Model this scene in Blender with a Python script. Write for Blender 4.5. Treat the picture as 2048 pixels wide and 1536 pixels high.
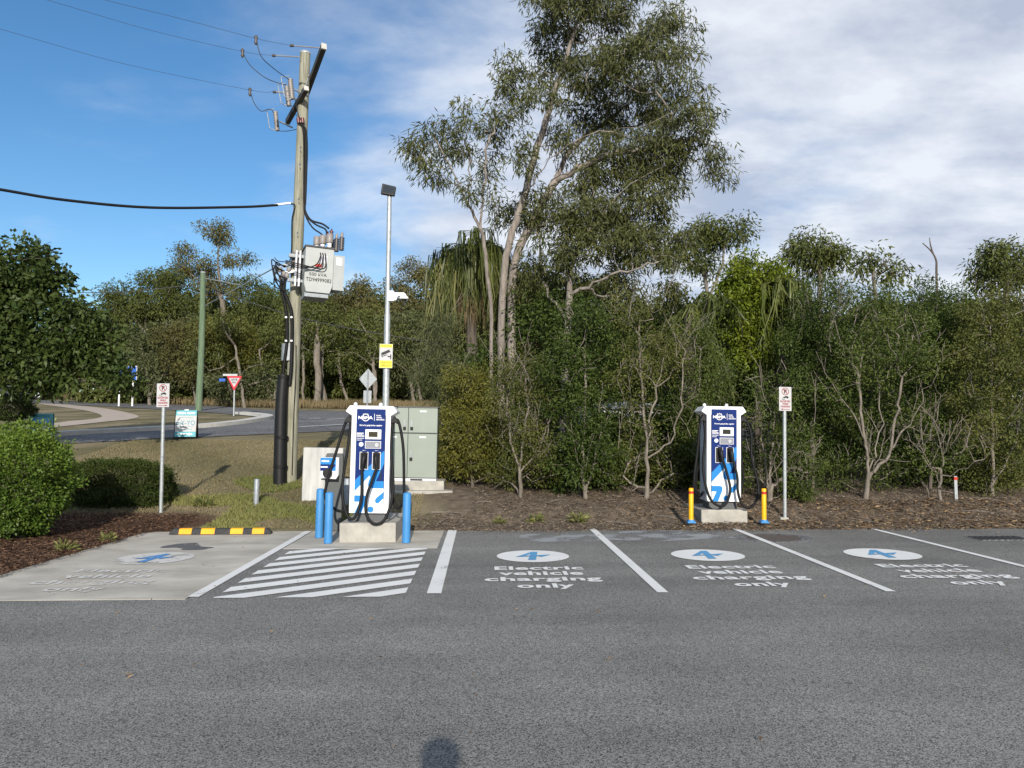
import bpy, bmesh, math, random
import numpy as np
from mathutils import Vector, Matrix, Euler

R = math.radians
for o in list(bpy.data.objects): bpy.data.objects.remove(o, do_unlink=True)
scene = bpy.context.scene
COL = scene.collection
random.seed(7)
RNG = np.random.default_rng(7)

# ------------------------------------------------------------------ camera
FPX = 1539.0; CAM_H = 1.67; PITCH = R(3.64); YAW = R(2.16)
cam_d = bpy.data.cameras.new('camera'); cam = bpy.data.objects.new('camera', cam_d); COL.objects.link(cam)
cam.location = (0, 0, CAM_H); cam.rotation_euler = (R(90) + PITCH, 0, -YAW)
cam_d.sensor_fit = 'HORIZONTAL'; cam_d.sensor_width = 36; cam_d.lens = FPX / 2048 * 36
cam_d.clip_end = 3000; cam_d.clip_start = 0.05
scene.camera = cam

# ------------------------------------------------------------------ sky and sun
SUN_EL = R(21); SUN_AZ = R(3)          # the sun stands behind the camera, a touch to the right
w = bpy.data.worlds.new('World'); scene.world = w; w.use_nodes = True
nt = w.node_tree; nt.nodes.clear()
N = nt.nodes.new; LK = nt.links.new
out = N('ShaderNodeOutputWorld'); bg = N('ShaderNodeBackground'); LK(bg.outputs[0], out.inputs[0])
sky = N('ShaderNodeTexSky'); sky.sky_type = 'NISHITA'; sky.sun_disc = False
sky.sun_elevation = SUN_EL; sky.sun_rotation = R(180) - SUN_AZ; sky.altitude = 20
sky.air_density = 1.0; sky.dust_density = 0.2; sky.ozone_density = 2.6
bg.inputs[1].default_value = 0.125
tc = N('ShaderNodeTexCoord'); sep = N('ShaderNodeSeparateXYZ'); LK(tc.outputs['Generated'], sep.inputs[0])
def wmath(op, a, b=None, c=None, clamp=False):
    n = N('ShaderNodeMath'); n.operation = op; n.use_clamp = clamp
    for i, v in enumerate((a, b, c)):
        if v is None: continue
        if isinstance(v, (int, float)): n.inputs[i].default_value = v
        else: LK(v, n.inputs[i])
    return n.outputs[0]
zz = wmath('ADD', wmath('ABSOLUTE', sep.outputs[2]), 0.26)
cx = wmath('DIVIDE', sep.outputs[0], zz); cy = wmath('DIVIDE', sep.outputs[1], zz)
cmb = N('ShaderNodeCombineXYZ'); LK(cx, cmb.inputs[0]); LK(cy, cmb.inputs[1])
mp = N('ShaderNodeMapping'); mp.inputs['Scale'].default_value = (1.15, 1.7, 1); mp.inputs['Rotation'].default_value = (0, 0, R(24)); mp.inputs['Location'].default_value = (1.3, 0.4, 0)
LK(cmb.outputs[0], mp.inputs[0])
n1 = N('ShaderNodeTexNoise'); n1.inputs['Scale'].default_value = 0.9; n1.inputs['Detail'].default_value = 9; n1.inputs['Roughness'].default_value = 0.58; n1.inputs['Distortion'].default_value = 0.35
LK(mp.outputs[0], n1.inputs['Vector'])
n2 = N('ShaderNodeTexNoise'); n2.inputs['Scale'].default_value = 2.3; n2.inputs['Detail'].default_value = 7; n2.inputs['Roughness'].default_value = 0.58
LK(mp.outputs[0], n2.inputs['Vector'])
# more cloud towards +x, clear towards -x
bias = N('ShaderNodeMapRange'); bias.inputs[1].default_value = -0.50; bias.inputs[2].default_value = 0.22; bias.inputs[3].default_value = -0.16; bias.inputs[4].default_value = 0.30; bias.interpolation_type = 'SMOOTHSTEP'
LK(sep.outputs[0], bias.inputs[0])
dens = wmath('ADD', wmath('ADD', n1.outputs[0], wmath('MULTIPLY', wmath('SUBTRACT', n2.outputs[0], 0.5), 0.25)), bias.outputs[0])
cov = N('ShaderNodeMapRange'); cov.inputs[1].default_value = 0.40; cov.inputs[2].default_value = 0.80; cov.inputs[3].default_value = 0.0; cov.inputs[4].default_value = 0.93; cov.interpolation_type = 'SMOOTHSTEP'
LK(dens, cov.inputs[0])
ccol = N('ShaderNodeValToRGB'); ccol.color_ramp.elements[0].position = 0.36; ccol.color_ramp.elements[0].color = (3.4, 3.8, 4.7, 1)
ccol.color_ramp.elements[1].position = 0.62; ccol.color_ramp.elements[1].color = (6.0, 6.25, 6.7, 1)
LK(n2.outputs[0], ccol.inputs[0])
mixs = N('ShaderNodeMix'); mixs.data_type = 'RGBA'
LK(cov.outputs[0], mixs.inputs[0]); hsv = N('ShaderNodeHueSaturation'); hsv.inputs['Saturation'].default_value = 1.22; hsv.inputs['Value'].default_value = 1.0; LK(sky.outputs[0], hsv.inputs['Color']); LK(hsv.outputs[0], mixs.inputs[6]); LK(ccol.outputs[0], mixs.inputs[7])
LK(mixs.outputs[2], bg.inputs[0])

sun_d = bpy.data.lights.new('sun', 'SUN'); sun = bpy.data.objects.new('sun', sun_d); COL.objects.link(sun)
sun_d.energy = 4.6; sun_d.angle = R(0.53); sun_d.color = (1.0, 0.93, 0.82)
sdir = Vector((math.sin(SUN_AZ) * math.cos(SUN_EL), -math.cos(SUN_AZ) * math.cos(SUN_EL), math.sin(SUN_EL)))
sun.rotation_euler = sdir.to_track_quat('Z', 'Y').to_euler(); sun.location = sdir * 60
vs = scene.view_settings; vs.view_transform = 'Standard'; vs.look = 'None'; vs.gamma = 1; vs.use_curve_mapping = False
vs.exposure = 0.25

# ------------------------------------------------------------------ helpers: pixels of the photograph to places
CROT = np.array(cam.rotation_euler.to_matrix())
def ray(px, py):
    d = CROT @ np.array(((px - 1024) / FPX, (768 - py) / FPX, -1.0)); return d / d[1]
def at(px, py, Y):
    d = ray(px, py); return Vector((d[0] * Y, Y, CAM_H + d[2] * Y))
def on(px, py, z=0.0):
    d = ray(px, py); t = (z - CAM_H) / d[2]; return Vector((d[0] * t, t, z))
def sstep(a, b, x):
    t = np.clip((x - a) / (b - a), 0, 1); return t * t * (3 - 2 * t)
YL = [-60, 13.3, 14, 16, 20, 24, 28, 34, 45, 52, 60, 90, 500]; ZL = [0, 0, .06, .36, .95, 1.5, 1.78, 2.2, 3.0, 3.5, 4.3, 6.0, 18]
YR = [-60, 13.35, 14.1, 14.8, 16, 20, 26, 40, 52, 60, 90, 500]; ZR = [0, 0, .035, .22, .40, .52, .9, 1.8, 2.9, 3.8, 6.0, 18]
def T(x, y):
    x = np.asarray(x, float); y = np.asarray(y, float)
    l = np.interp(y, YL, ZL); r = np.interp(y, YR, ZR)
    z = l + (r - l) * sstep(-2.6, 1.5, x)
    b = 0.035 * np.sin(x * 1.7 + y * .9) * np.sin(y * 1.3 - x * .4) + .02 * np.sin(x * 4.1 + 1) * np.sin(y * 3.7)
    return z + b * sstep(13.6, 15.5, y) * (1 - sstep(20, 27, y))
def Tz(x, y): return float(T(x, y))
def gp(px, py):
    d = ray(px, py); ys = np.linspace(7, 140, 6000)
    zr = CAM_H + d[2] * ys; f = zr - T(d[0] * ys, ys)
    i = np.argmax(f < 0); y = ys[i] if f[i] < 0 else 100.0
    return Vector((d[0] * y, y, Tz(d[0] * y, y)))

# ------------------------------------------------------------------ materials
def nodes(name):
    m = bpy.data.materials.new(name); m.use_nodes = True
    t = m.node_tree; b = t.nodes['Principled BSDF']; return m, t, b
def hexc(r, g, b): 
    f = lambda c: ((c / 255 + .055) / 1.055) ** 2.4 if c > 10 else c / 255 / 12.92
    return (f(r), f(g), f(b))
def M(name, c, rough=.55, metal=0.0, var=.12, scale=6.0, bump=0.0, bscale=40, stretch=(1, 1, 1), c2=None, spec=.4):
    m, t, b = nodes(name)
    tc = t.nodes.new('ShaderNodeTexCoord'); mp = t.nodes.new('ShaderNodeMapping'); mp.inputs['Scale'].default_value = stretch
    t.links.new(tc.outputs['Object'], mp.inputs[0])
    n = t.nodes.new('ShaderNodeTexNoise'); n.inputs['Scale'].default_value = scale; n.inputs['Detail'].default_value = 6; n.inputs['Roughness'].default_value = .6
    t.links.new(mp.outputs[0], n.inputs['Vector'])
    rp = t.nodes.new('ShaderNodeValToRGB')
    a = np.array(c); e = np.array(c2) if c2 is not None else a * (1 + var)
    if c2 is None: a = a * (1 - var)
    rp.color_ramp.elements[0].position = .32; rp.color_ramp.elements[1].position = .68
    rp.color_ramp.elements[0].color = (*a, 1); rp.color_ramp.elements[1].color = (*e, 1)
    t.links.new(n.outputs[0], rp.inputs[0]); t.links.new(rp.outputs[0], b.inputs['Base Color'])
    b.inputs['Roughness'].default_value = rough; b.inputs['Metallic'].default_value = metal; b.inputs['Specular IOR Level'].default_value = spec
    if bump:
        n2 = t.nodes.new('ShaderNodeTexNoise'); n2.inputs['Scale'].default_value = bscale; n2.inputs['Detail'].default_value = 5
        t.links.new(mp.outputs[0], n2.inputs['Vector'])
        bp = t.nodes.new('ShaderNodeBump'); bp.inputs['Strength'].default_value = bump; bp.inputs['Distance'].default_value = .02
        t.links.new(n2.outputs[0], bp.inputs['Height']); t.links.new(bp.outputs[0], b.inputs['Normal'])
    return m
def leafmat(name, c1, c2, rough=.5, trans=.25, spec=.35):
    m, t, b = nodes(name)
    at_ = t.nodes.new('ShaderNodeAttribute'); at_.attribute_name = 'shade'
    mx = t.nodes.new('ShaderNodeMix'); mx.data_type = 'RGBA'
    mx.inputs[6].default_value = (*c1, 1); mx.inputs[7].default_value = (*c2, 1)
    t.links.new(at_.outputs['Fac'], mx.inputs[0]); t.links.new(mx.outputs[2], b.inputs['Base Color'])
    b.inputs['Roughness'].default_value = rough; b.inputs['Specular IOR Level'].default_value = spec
    tr = t.nodes.new('ShaderNodeBsdfTranslucent'); t.links.new(mx.outputs[2], tr.inputs[0])
    ms = t.nodes.new('ShaderNodeMixShader'); ms.inputs[0].default_value = trans
    t.links.new(b.outputs[0], ms.inputs[1]); t.links.new(tr.outputs[0], ms.inputs[2])
    t.links.new(ms.outputs[0], t.nodes['Material Output'].inputs[0])
    return m
def asphalt(name, dark, light, tint=(1, 1, 1), stone=62):
    m, t, b = nodes(name)
    tc = t.nodes.new('ShaderNodeTexCoord')
    v = t.nodes.new('ShaderNodeTexVoronoi'); v.inputs['Scale'].default_value = stone; v.inputs['Randomness'].default_value = 1
    t.links.new(tc.outputs['Object'], v.inputs['Vector'])
    sx = t.nodes.new('ShaderNodeSeparateColor'); t.links.new(v.outputs['Color'], sx.inputs[0])
    n = t.nodes.new('ShaderNodeTexNoise'); n.inputs['Scale'].default_value = stone * 1.3; n.inputs['Detail'].default_value = 3
    t.links.new(tc.outputs['Object'], n.inputs['Vector'])
    big = t.nodes.new('ShaderNodeTexNoise'); big.inputs['Scale'].default_value = .55; big.inputs['Detail'].default_value = 7; big.inputs['Roughness'].default_value = .62
    t.links.new(tc.outputs['Object'], big.inputs['Vector'])
    a = t.nodes.new('ShaderNodeMath'); a.operation = 'MULTIPLY'; t.links.new(sx.outputs[0], a.inputs[0]); t.links.new(n.outputs[0], a.inputs[1])
    rp = t.nodes.new('ShaderNodeValToRGB'); e = rp.color_ramp.elements
    e[0].position = .04; e[0].color = (*[dark * q for q in tint], 1); e[1].position = .55; e[1].color = (*[light * q for q in tint], 1)
    e.new(.22).color = (*[(dark * .55 + light * .45) * q for q in tint], 1)
    t.links.new(a.outputs[0], rp.inputs[0])
    mr = t.nodes.new('ShaderNodeMapRange'); mr.inputs[1].default_value = .3; mr.inputs[2].default_value = .7; mr.inputs[3].default_value = .66; mr.inputs[4].default_value = 1.32
    trk = t.nodes.new('ShaderNodeTexNoise'); trk.inputs['Scale'].default_value = 1.0; trk.inputs['Detail'].default_value = 5; tm = t.nodes.new('ShaderNodeMapping'); tm.inputs['Scale'].default_value = (.10, 1.25, 1); tm.inputs['Rotation'].default_value = (0, 0, R(-3))
    t.links.new(tc.outputs['Object'], tm.inputs[0]); t.links.new(tm.outputs[0], trk.inputs['Vector'])
    ad = t.nodes.new('ShaderNodeMath'); ad.operation = 'ADD'; t.links.new(big.outputs[0], ad.inputs[0]); t.links.new(trk.outputs[0], ad.inputs[1]); hf = t.nodes.new('ShaderNodeMath'); hf.operation = 'MULTIPLY'; hf.inputs[1].default_value = .5; t.links.new(ad.outputs[0], hf.inputs[0])
    t.links.new(hf.outputs[0], mr.inputs[0])
    hs = t.nodes.new('ShaderNodeHueSaturation'); t.links.new(rp.outputs[0], hs.inputs['Color']); t.links.new(mr.outputs[0], hs.inputs['Value'])
    t.links.new(hs.outputs[0], b.inputs['Base Color'])
    b.inputs['Roughness'].default_value = .85; b.inputs['Specular IOR Level'].default_value = .25
    bp = t.nodes.new('ShaderNodeBump'); bp.inputs['Strength'].default_value = .5; bp.inputs['Distance'].default_value = .006
    t.links.new(a.outputs[0], bp.inputs['Height']); t.links.new(bp.outputs[0], b.inputs['Normal'])
    return m
def paint(name, c, wear=.35, wscale=45, big=2.0):
    """worn road paint: holes let the road through"""
    m, t, b = nodes(name)
    tc = t.nodes.new('ShaderNodeTexCoord')
    n = t.nodes.new('ShaderNodeTexNoise'); n.inputs['Scale'].default_value = wscale; n.inputs['Detail'].default_value = 4; n.inputs['Roughness'].default_value = .7
    n2 = t.nodes.new('ShaderNodeTexNoise'); n2.inputs['Scale'].default_value = big; n2.inputs['Detail'].default_value = 5
    for q in (n, n2): t.links.new(tc.outputs['Object'], q.inputs['Vector'])
    a = t.nodes.new('ShaderNodeMath'); a.operation = 'MULTIPLY_ADD'; a.inputs[1].default_value = .7
    t.links.new(n.outputs[0], a.inputs[0]); t.links.new(n2.outputs[0], a.inputs[2])
    mr = t.nodes.new('ShaderNodeMapRange'); mr.inputs[1].default_value = wear + .22; mr.inputs[2].default_value = wear + .32
    t.links.new(a.outputs[0], mr.inputs[0])
    b.inputs['Base Color'].default_value = (*c, 1); b.inputs['Roughness'].default_value = .7; b.inputs['Specular IOR Level'].default_value = .3
    rp = t.nodes.new('ShaderNodeMapRange'); rp.inputs[3].default_value = .82; rp.inputs[4].default_value = 1.05
    t.links.new(n2.outputs[0], rp.inputs[0])
    hs = t.nodes.new('ShaderNodeHueSaturation'); hs.inputs['Color'].default_value = (*c, 1); t.links.new(rp.outputs[0], hs.inputs['Value']); t.links.new(hs.outputs[0], b.inputs['Base Color'])
    tr = t.nodes.new('ShaderNodeBsdfTransparent'); ms = t.nodes.new('ShaderNodeMixShader')
    t.links.new(mr.outputs[0], ms.inputs[0]); t.links.new(tr.outputs[0], ms.inputs[1]); t.links.new(b.outputs[0], ms.inputs[2])
    t.links.new(ms.outputs[0], t.nodes['Material Output'].inputs[0])
    return m

MT = {}
MT['asphalt'] = asphalt('asphalt', .038, .35, (1, .985, .925), 150)
MT['road'] = asphalt('road_asphalt', .05, .24, (1, 1, 1.02), 40)
MT['concrete'] = M('concrete_slab', (.32, .295, .25), .85, 0, scale=1.5, c2=(.52, .485, .42), bump=.15, bscale=60, stretch=(.8, 1.3, 1))
MT['concrete_block'] = M('concrete_block', (.29, .275, .245), .85, 0, scale=5, c2=(.42, .40, .355), bump=.2, bscale=50)
MT['concrete_white'] = M('concrete_panel', (.35, .35, .34), .85, 0, scale=3, c2=(.52, .52, .505), bump=.15, bscale=40, stretch=(3, 3, .4))
MT['path'] = M('path_concrete', (.36, .30, .25), .9, 0, scale=3, c2=(.44, .37, .31))
MT['kerb'] = M('kerb_concrete', (.42, .41, .38), .9, 0, scale=3, c2=(.55, .53, .49))
MT['paint'] = paint('white_paint', (.76, .76, .74), .27)
MT['paint_line'] = paint('white_line_paint', (.74, .74, .72), .36)
MT['paint_worn'] = paint('worn_white_paint', (.60, .585, .55), .46, 26, 3)
MT['paint_blue'] = paint('blue_paint', (.11, .33, .58), .30)
MT['paint_blue_worn'] = paint('worn_blue_paint', (.09, .26, .55), .40)
MT['white'] = M('white_powder_coat', (.80, .80, .81), .35, 0, .03, 3)
MT['offwhite'] = M('pale_grey_casing', (.62, .62, .66), .4, 0, .04, 3)
MT['navy'] = M('navy_panel', (.004, .022, .13), .6, 0, .05, 3, spec=.15)
MT['sky_blue'] = M('light_blue_vinyl', (.022, .20, .52), .55, 0, .04, 3, spec=.15)
MT['vinyl_white'] = M('white_vinyl', (.78, .79, .80), .35, 0, .02, 3)
MT['text_white'] = M('white_lettering', (.82, .82, .82), .5, 0, .02, 3)
MT['text_black'] = M('black_lettering', (.015, .015, .017), .6, 0, .05, 3)
MT['text_red'] = M('red_lettering', (.24, .008, .02), .6, 0, .05, 3)
MT['grey_panel'] = M('grey_reader_panel', (.20, .21, .24), .4, 0, .06, 3)
MT['screen'] = M('dark_screen', (.012, .016, .014), .08, 0, .4, 20, spec=.6)
MT['rubber'] = M('black_rubber', (.008, .008, .009), .6, 0, .2, 9, spec=.22)
MT['black'] = M('black_plastic', (.011, .011, .012), .5, 0, .2, 9, spec=.25)
MT['plinth'] = M('grey_plinth', (.085, .09, .095), .5, 0, .08, 5)
MT['pedestal'] = M('charcoal_pedestal', (.075, .08, .08), .5, 0, .08, 5)
MT['bollard_blue'] = M('blue_bollard', (.045, .21, .47), .5, 0, .07, 5)
MT['bollard_yellow'] = M('yellow_bollard', (.80, .42, .005), .45, 0, .08, 5)
MT['red'] = M('red_band', (.45, .03, .015), .45, 0, .06, 5)
MT['galv'] = M('galvanised_steel', (.30, .325, .335), .45, .4, scale=16, c2=(.46, .49, .50))
MT['galv_dull'] = M('dull_galvanised_steel', (.22, .24, .26), .55, .3, scale=14, c2=(.32, .35, .37))
MT['cabinet'] = M('sage_cabinet', (.235, .27, .235), .45, 0, .05, 2)
MT['cabinet_dark'] = M('cabinet_gap', (.06, .07, .065), .6, 0, .05, 2)
MT['wood'] = M('weathered_pole_timber', (.15, .15, .105), .9, 0, scale=5, c2=(.35, .34, .27), bump=.5, bscale=26, stretch=(6, 6, .35))
MT['wood_green'] = M('green_pole_timber', (.075, .125, .07), .9, 0, scale=5, c2=(.16, .215, .14), bump=.4, bscale=26, stretch=(6, 6, .4))
MT['steel_dark'] = M('dark_crossarm', (.055, .055, .055), .6, 0, .2, 8)
MT['steel_pale'] = M('pale_crossarm_end', (.48, .47, .44), .6, 0, .1, 8)
MT['insul'] = M('grey_insulator', (.24, .22, .21), .45, 0, .12, 8)
MT['insul_dark'] = M('dark_insulator', (.07, .06, .06), .4, 0, .12, 8)
MT['oxide'] = M('brown_insulator', (.10, .02, .02), .3, 0, .12, 8)
MT['tank'] = M('pale_transformer_paint', (.37, .39, .385), .5, 0, .06, 4)
MT['tank_side'] = M('transformer_radiator_paint', (.34, .36, .36), .55, 0, .06, 4)
MT['sign_white'] = M('white_sign_sheet', (.43, .43, .44), .55, 0, .05, 6)
MT['sign_yellow'] = M('yellow_sign_sheet', (.78, .62, .02), .45, 0, .04, 6)
MT['sign_red'] = M('red_sign_sheet', (.50, .01, .03), .45, 0, .04, 6)
MT['sign_blue'] = M('blue_sign_sheet', (.01, .09, .42), .45, 0, .04, 6)
MT['teal'] = M('teal_poster', (.10, .36, .42), .6, 0, .03, 6)
MT['teal_dark'] = M('teal_print', (.06, .24, .33), .6, 0, .03, 6)
MT['poster_blue'] = M('blue_poster', (.03, .20, .58), .5, 0, scale=2, c2=(.12, .42, .75))
MT['stop_yellow'] = M('yellow_reflector', (.80, .36, .01), .5, 0, .08, 9)
MT['stop_black'] = M('wheel_stop_rubber', (.035, .035, .036), .75, 0, .25, 14)
MT['iron'] = M('cast_iron', (.09, .075, .065), .8, 0, .3, 20)
MT['stain'] = paint('oil_stain', (.12, .12, .12), .40, 12, 3)
MT['lime'] = paint('pale_dust', (.30, .31, .32), .56, 30, 2.2)
MT['mud'] = M('bank_soil', (.13, .11, .09), .95, 0, scale=1.5, c2=(.21, .18, .15), bump=.4, bscale=12)
MT['car'] = M('dark_car_paint', (.03, .035, .045), .25, .2, .1, 2, spec=.6)
MT['glass'] = M('dark_glass', (.015, .02, .025), .06, 0, .1, 2, spec=.7)
MT['tyre'] = M('tyre_rubber', (.015, .015, .015), .8, 0, .1, 6)
MT['weather'] = M('white_weatherboard', (.72, .72, .70), .6, 0, .05, 3)
BARK = {
 'gum': M('gum_bark', (.135, .115, .10), .9, 0, scale=4, c2=(.29, .255, .225), bump=.5, bscale=18, stretch=(3, 3, .6)),
 'pale': M('pale_bark', (.105, .09, .073), .9, 0, scale=6, c2=(.235, .205, .17), bump=.4, bscale=24, stretch=(3, 3, .6)),
 'dark': M('dark_bark', (.06, .048, .04), .95, 0, scale=5, c2=(.13, .11, .09), bump=.4, bscale=20, stretch=(3, 3, .5)),
}
LEAF = {
 'gum': leafmat('gum_leaf', (.040, .050, .015), (.125, .132, .046), .55, .2, .2),
 'gum2': leafmat('olive_gum_leaf', (.040, .056, .014), (.135, .150, .044), .6, .2, .12),
 'bronze': leafmat('bronze_gum_leaf', (.058, .060, .020), (.165, .150, .055), .6, .2, .15),
 'shrub': leafmat('shrub_leaf', (.030, .052, .010), (.120, .152, .036), .5, .24, .18),
 'shrub_dark': leafmat('dark_shrub_leaf', (.022, .042, .008), (.085, .118, .026), .5, .22, .18),
 'lime': leafmat('bright_leaf', (.058, .098, .008), (.190, .225, .022), .5, .3, .2),
 'yellow': leafmat('yellow_green_leaf', (.070, .080, .014), (.220, .205, .040), .5, .3),
 'wattle': leafmat('wattle_leaf', (0.0561, 0.0732, 0.0268), (0.1464, 0.1586, 0.0732), .6, .2, .15),
 'big': leafmat('broad_leaf', (.020, .040, .010), (.078, .108, .026), .5, .2, .22),
 'olive': leafmat('olive_shrub_leaf', (.046, .058, .012), (.150, .158, .042), .55, .25, .18),
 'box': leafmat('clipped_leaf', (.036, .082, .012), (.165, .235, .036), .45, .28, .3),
 'hedge': leafmat('shaded_hedge_leaf', (.022, .038, .008), (.062, .082, .020), .6, .15, .15),  # green darkened to carry the shadow that lies over the low hedge
 'palm': leafmat('palm_leaflet', (.065, .090, .022), (.235, .225, .080), .5, .3),
 'palm_dark': leafmat('green_palm_leaflet', (.045, .065, .014), (.150, .170, .045), .45, .3),
 'palm_dead': leafmat('dead_palm_leaf', (.11, .075, .04), (.25, .18, .10), .8, .1),
 'dry': leafmat('dry_leaf', (.12, .070, .035), (.36, .25, .14), .8, .1),
 'mulch': leafmat('mulch_chip', (.040, .020, .012), (.22, .125, .075), .9, 0),
 'mulch2': leafmat('mulch_litter', (.060, .047, .036), (.34, .265, .185), .9, 0),
 'grass': leafmat('lawn_blade', (.09, .083, .038), (.27, .22, .125), .8, .2),
 'grass_green': leafmat('green_blade', (.075, .10, .02), (.25, .24, .08), .7, .25),
 'tall_grass': leafmat('dry_tall_grass', (.085, .068, .032), (.22, .17, .09), .85, .2),
}

# ------------------------------------------------------------------ mesh helpers
def tag(o, label=None, cat=None, group=None, kind=None):
    for k, v in (('label', label), ('category', cat), ('group', group), ('kind', kind)):
        if v: o[k] = v
    return o
def thing(name, label, cat, loc=(0, 0, 0), group=None, rotz=0, lean=0):
    o = bpy.data.objects.new(name, None); COL.objects.link(o); o.empty_display_size = .1
    o.location = loc; o.rotation_euler = (0, lean, rotz)
    return tag(o, label, cat, group)
def npmesh(name, V, F, smooth=False, shade=None):
    V = np.ascontiguousarray(V, np.float32); F = np.ascontiguousarray(F, np.int32)
    me = bpy.data.meshes.new(name); n, k = F.shape
    me.vertices.add(len(V)); me.vertices.foreach_set('co', V.ravel())
    me.loops.add(n * k); me.loops.foreach_set('vertex_index', F.ravel())
    me.polygons.add(n); me.polygons.foreach_set('loop_start', np.arange(0, n * k, k, dtype=np.int32))
    if shade is not None:
        a = me.attributes.new('shade', 'FLOAT', 'POINT'); a.data.foreach_set('value', np.ascontiguousarray(shade, np.float32))
    me.update(calc_edges=True)
    if smooth: me.polygons.foreach_set('use_smooth', np.ones(n, bool))
    return me
def link(name, me, mat, parent=None, loc=(0, 0, 0), rot=(0, 0, 0)):
    o = bpy.data.objects.new(name, me); COL.objects.link(o); o.location = loc; o.rotation_euler = rot
    if mat is not None and not me.materials: me.materials.append(mat)
    if parent is not None: o.parent = parent
    return o
def crom(P, n=6):
    P = [Vector(p) for p in P]; Q = [P[0] * 2 - P[1]] + P + [P[-1] * 2 - P[-2]]; out = []
    for i in range(1, len(Q) - 2):
        for k in range(n):
            t = k / n; a, b, c, d = Q[i - 1], Q[i], Q[i + 1], Q[i + 2]
            out.append(.5 * ((2 * b) + (c - a) * t + (2 * a - 5 * b + 4 * c - d) * t * t + (3 * b - a - 3 * c + d) * t ** 3))
    out.append(P[-1]); return out
class MB:
    def __init__(s): s.v = []; s.f = []; s.sm = []
    def add(s, V, F, smooth=False):
        o = len(s.v); s.v += [tuple(p) for p in V]; s.f += [tuple(i + o for i in q) for q in F]; s.sm += [smooth] * len(F); return s
    def box(s, x0, y0, z0, x1, y1, z1):
        V = [(x, y, z) for z in (z0, z1) for y in (y0, y1) for x in (x0, x1)]
        return s.add(V, [(0, 2, 3, 1), (4, 5, 7, 6), (0, 1, 5, 4), (2, 6, 7, 3), (0, 4, 6, 2), (1, 3, 7, 5)])
    def cyl(s, a, b, r0, r1=None, k=12, caps=True):
        r1 = r0 if r1 is None else r1; a = Vector(a); b = Vector(b); d = (b - a).normalized()
        u = d.cross(Vector((.3, 1, .1) if abs(d.y) < .9 else (1, 0, 0))).normalized(); v = d.cross(u)
        V = []; 
        for p, r in ((a, r0), (b, r1)):
            V += [p + (u * math.cos(2 * math.pi * i / k) + v * math.sin(2 * math.pi * i / k)) * r for i in range(k)]
        s.add(V, [(i, (i + 1) % k, k + (i + 1) % k, k + i) for i in range(k)], True)
        if caps:
            s.add(V[:k], [tuple(range(k))[::-1]]); s.add(V[k:], [tuple(range(k))])
        return s
    def lathe(s, base, prof, k=14, axis=Vector((0, 0, 1))):
        base = Vector(base); d = axis.normalized(); u = d.cross(Vector((.3, 1, .1) if abs(d.y) < .9 else (1, 0, 0))).normalized(); v = d.cross(u); V = []
        for r, h in prof: V += [base + d * h + (u * math.cos(2 * math.pi * i / k) + v * math.sin(2 * math.pi * i / k)) * max(r, 1e-4) for i in range(k)]
        n = len(prof); F = [(j * k + i, j * k + (i + 1) % k, (j + 1) * k + (i + 1) % k, (j + 1) * k + i) for j in range(n - 1) for i in range(k)]
        s.add(V, F, True); s.add(V[:k], [tuple(range(k))[::-1]]); s.add(V[-k:], [tuple(range(k))]); return s
    def tube(s, P, r, k=8, n=6, smooth=True):
        P = crom(P, n) if smooth and len(P) > 2 else [Vector(p) for p in P]
        m = len(P); V = []; u = None
        for i, p in enumerate(P):
            d = (P[min(i + 1, m - 1)] - P[max(i - 1, 0)]).normalized()
            if u is None: u = d.cross(Vector((.31, .9, .2))).normalized()
            u = (u - d * u.dot(d)).normalized(); v = d.cross(u); rr = r(i / (m - 1)) if callable(r) else r
            V += [p + (u * math.cos(2 * math.pi * j / k) + v * math.sin(2 * math.pi * j / k)) * rr for j in range(k)]
        F = [(i * k + j, i * k + (j + 1) % k, (i + 1) * k + (j + 1) % k, (i + 1) * k + j) for i in range(m - 1) for j in range(k)]
        s.add(V, F, True); s.add(V[:k], [tuple(range(k))[::-1]]); s.add(V[-k:], [tuple(range(k))]); return s
    def prism(s, pts, y0, y1, plane='xz'):
        n = len(pts); g = (lambda a, b, y: (a, y, b)) if plane == 'xz' else ((lambda a, b, y: (a, b, y)) if plane == 'xy' else (lambda a, b, y: (y, a, b)))
        V = [g(a, b, y0) for a, b in pts] + [g(a, b, y1) for a, b in pts]
        s.add(V, [tuple(range(n)), tuple(range(2 * n - 1, n - 1, -1))] + [(i, n + i, n + (i + 1) % n, (i + 1) % n) for i in range(n)]); return s
    def build(s, name, mat, parent=None, org=None, bevel=0, loc=(0, 0, 0), rot=(0, 0, 0)):
        org = Vector(org) if org is not None else Vector((0, 0, 0))
        me = bpy.data.meshes.new(name); me.from_pydata([tuple(Vector(p) - org) for p in s.v], [], s.f)
        me.polygons.foreach_set('use_smooth', s.sm)
        bm = bmesh.new(); bm.from_mesh(me); bmesh.ops.recalc_face_normals(bm, faces=bm.faces[:]); bm.to_mesh(me); bm.free()
        o = link(name, me, mat, parent, loc, rot)
        if bevel:
            b = o.modifiers.new('bevel', 'BEVEL'); b.width = bevel; b.segments = 2; b.limit_method = 'ANGLE'; b.angle_limit = R(40)
        return o
_txt = {}
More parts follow.
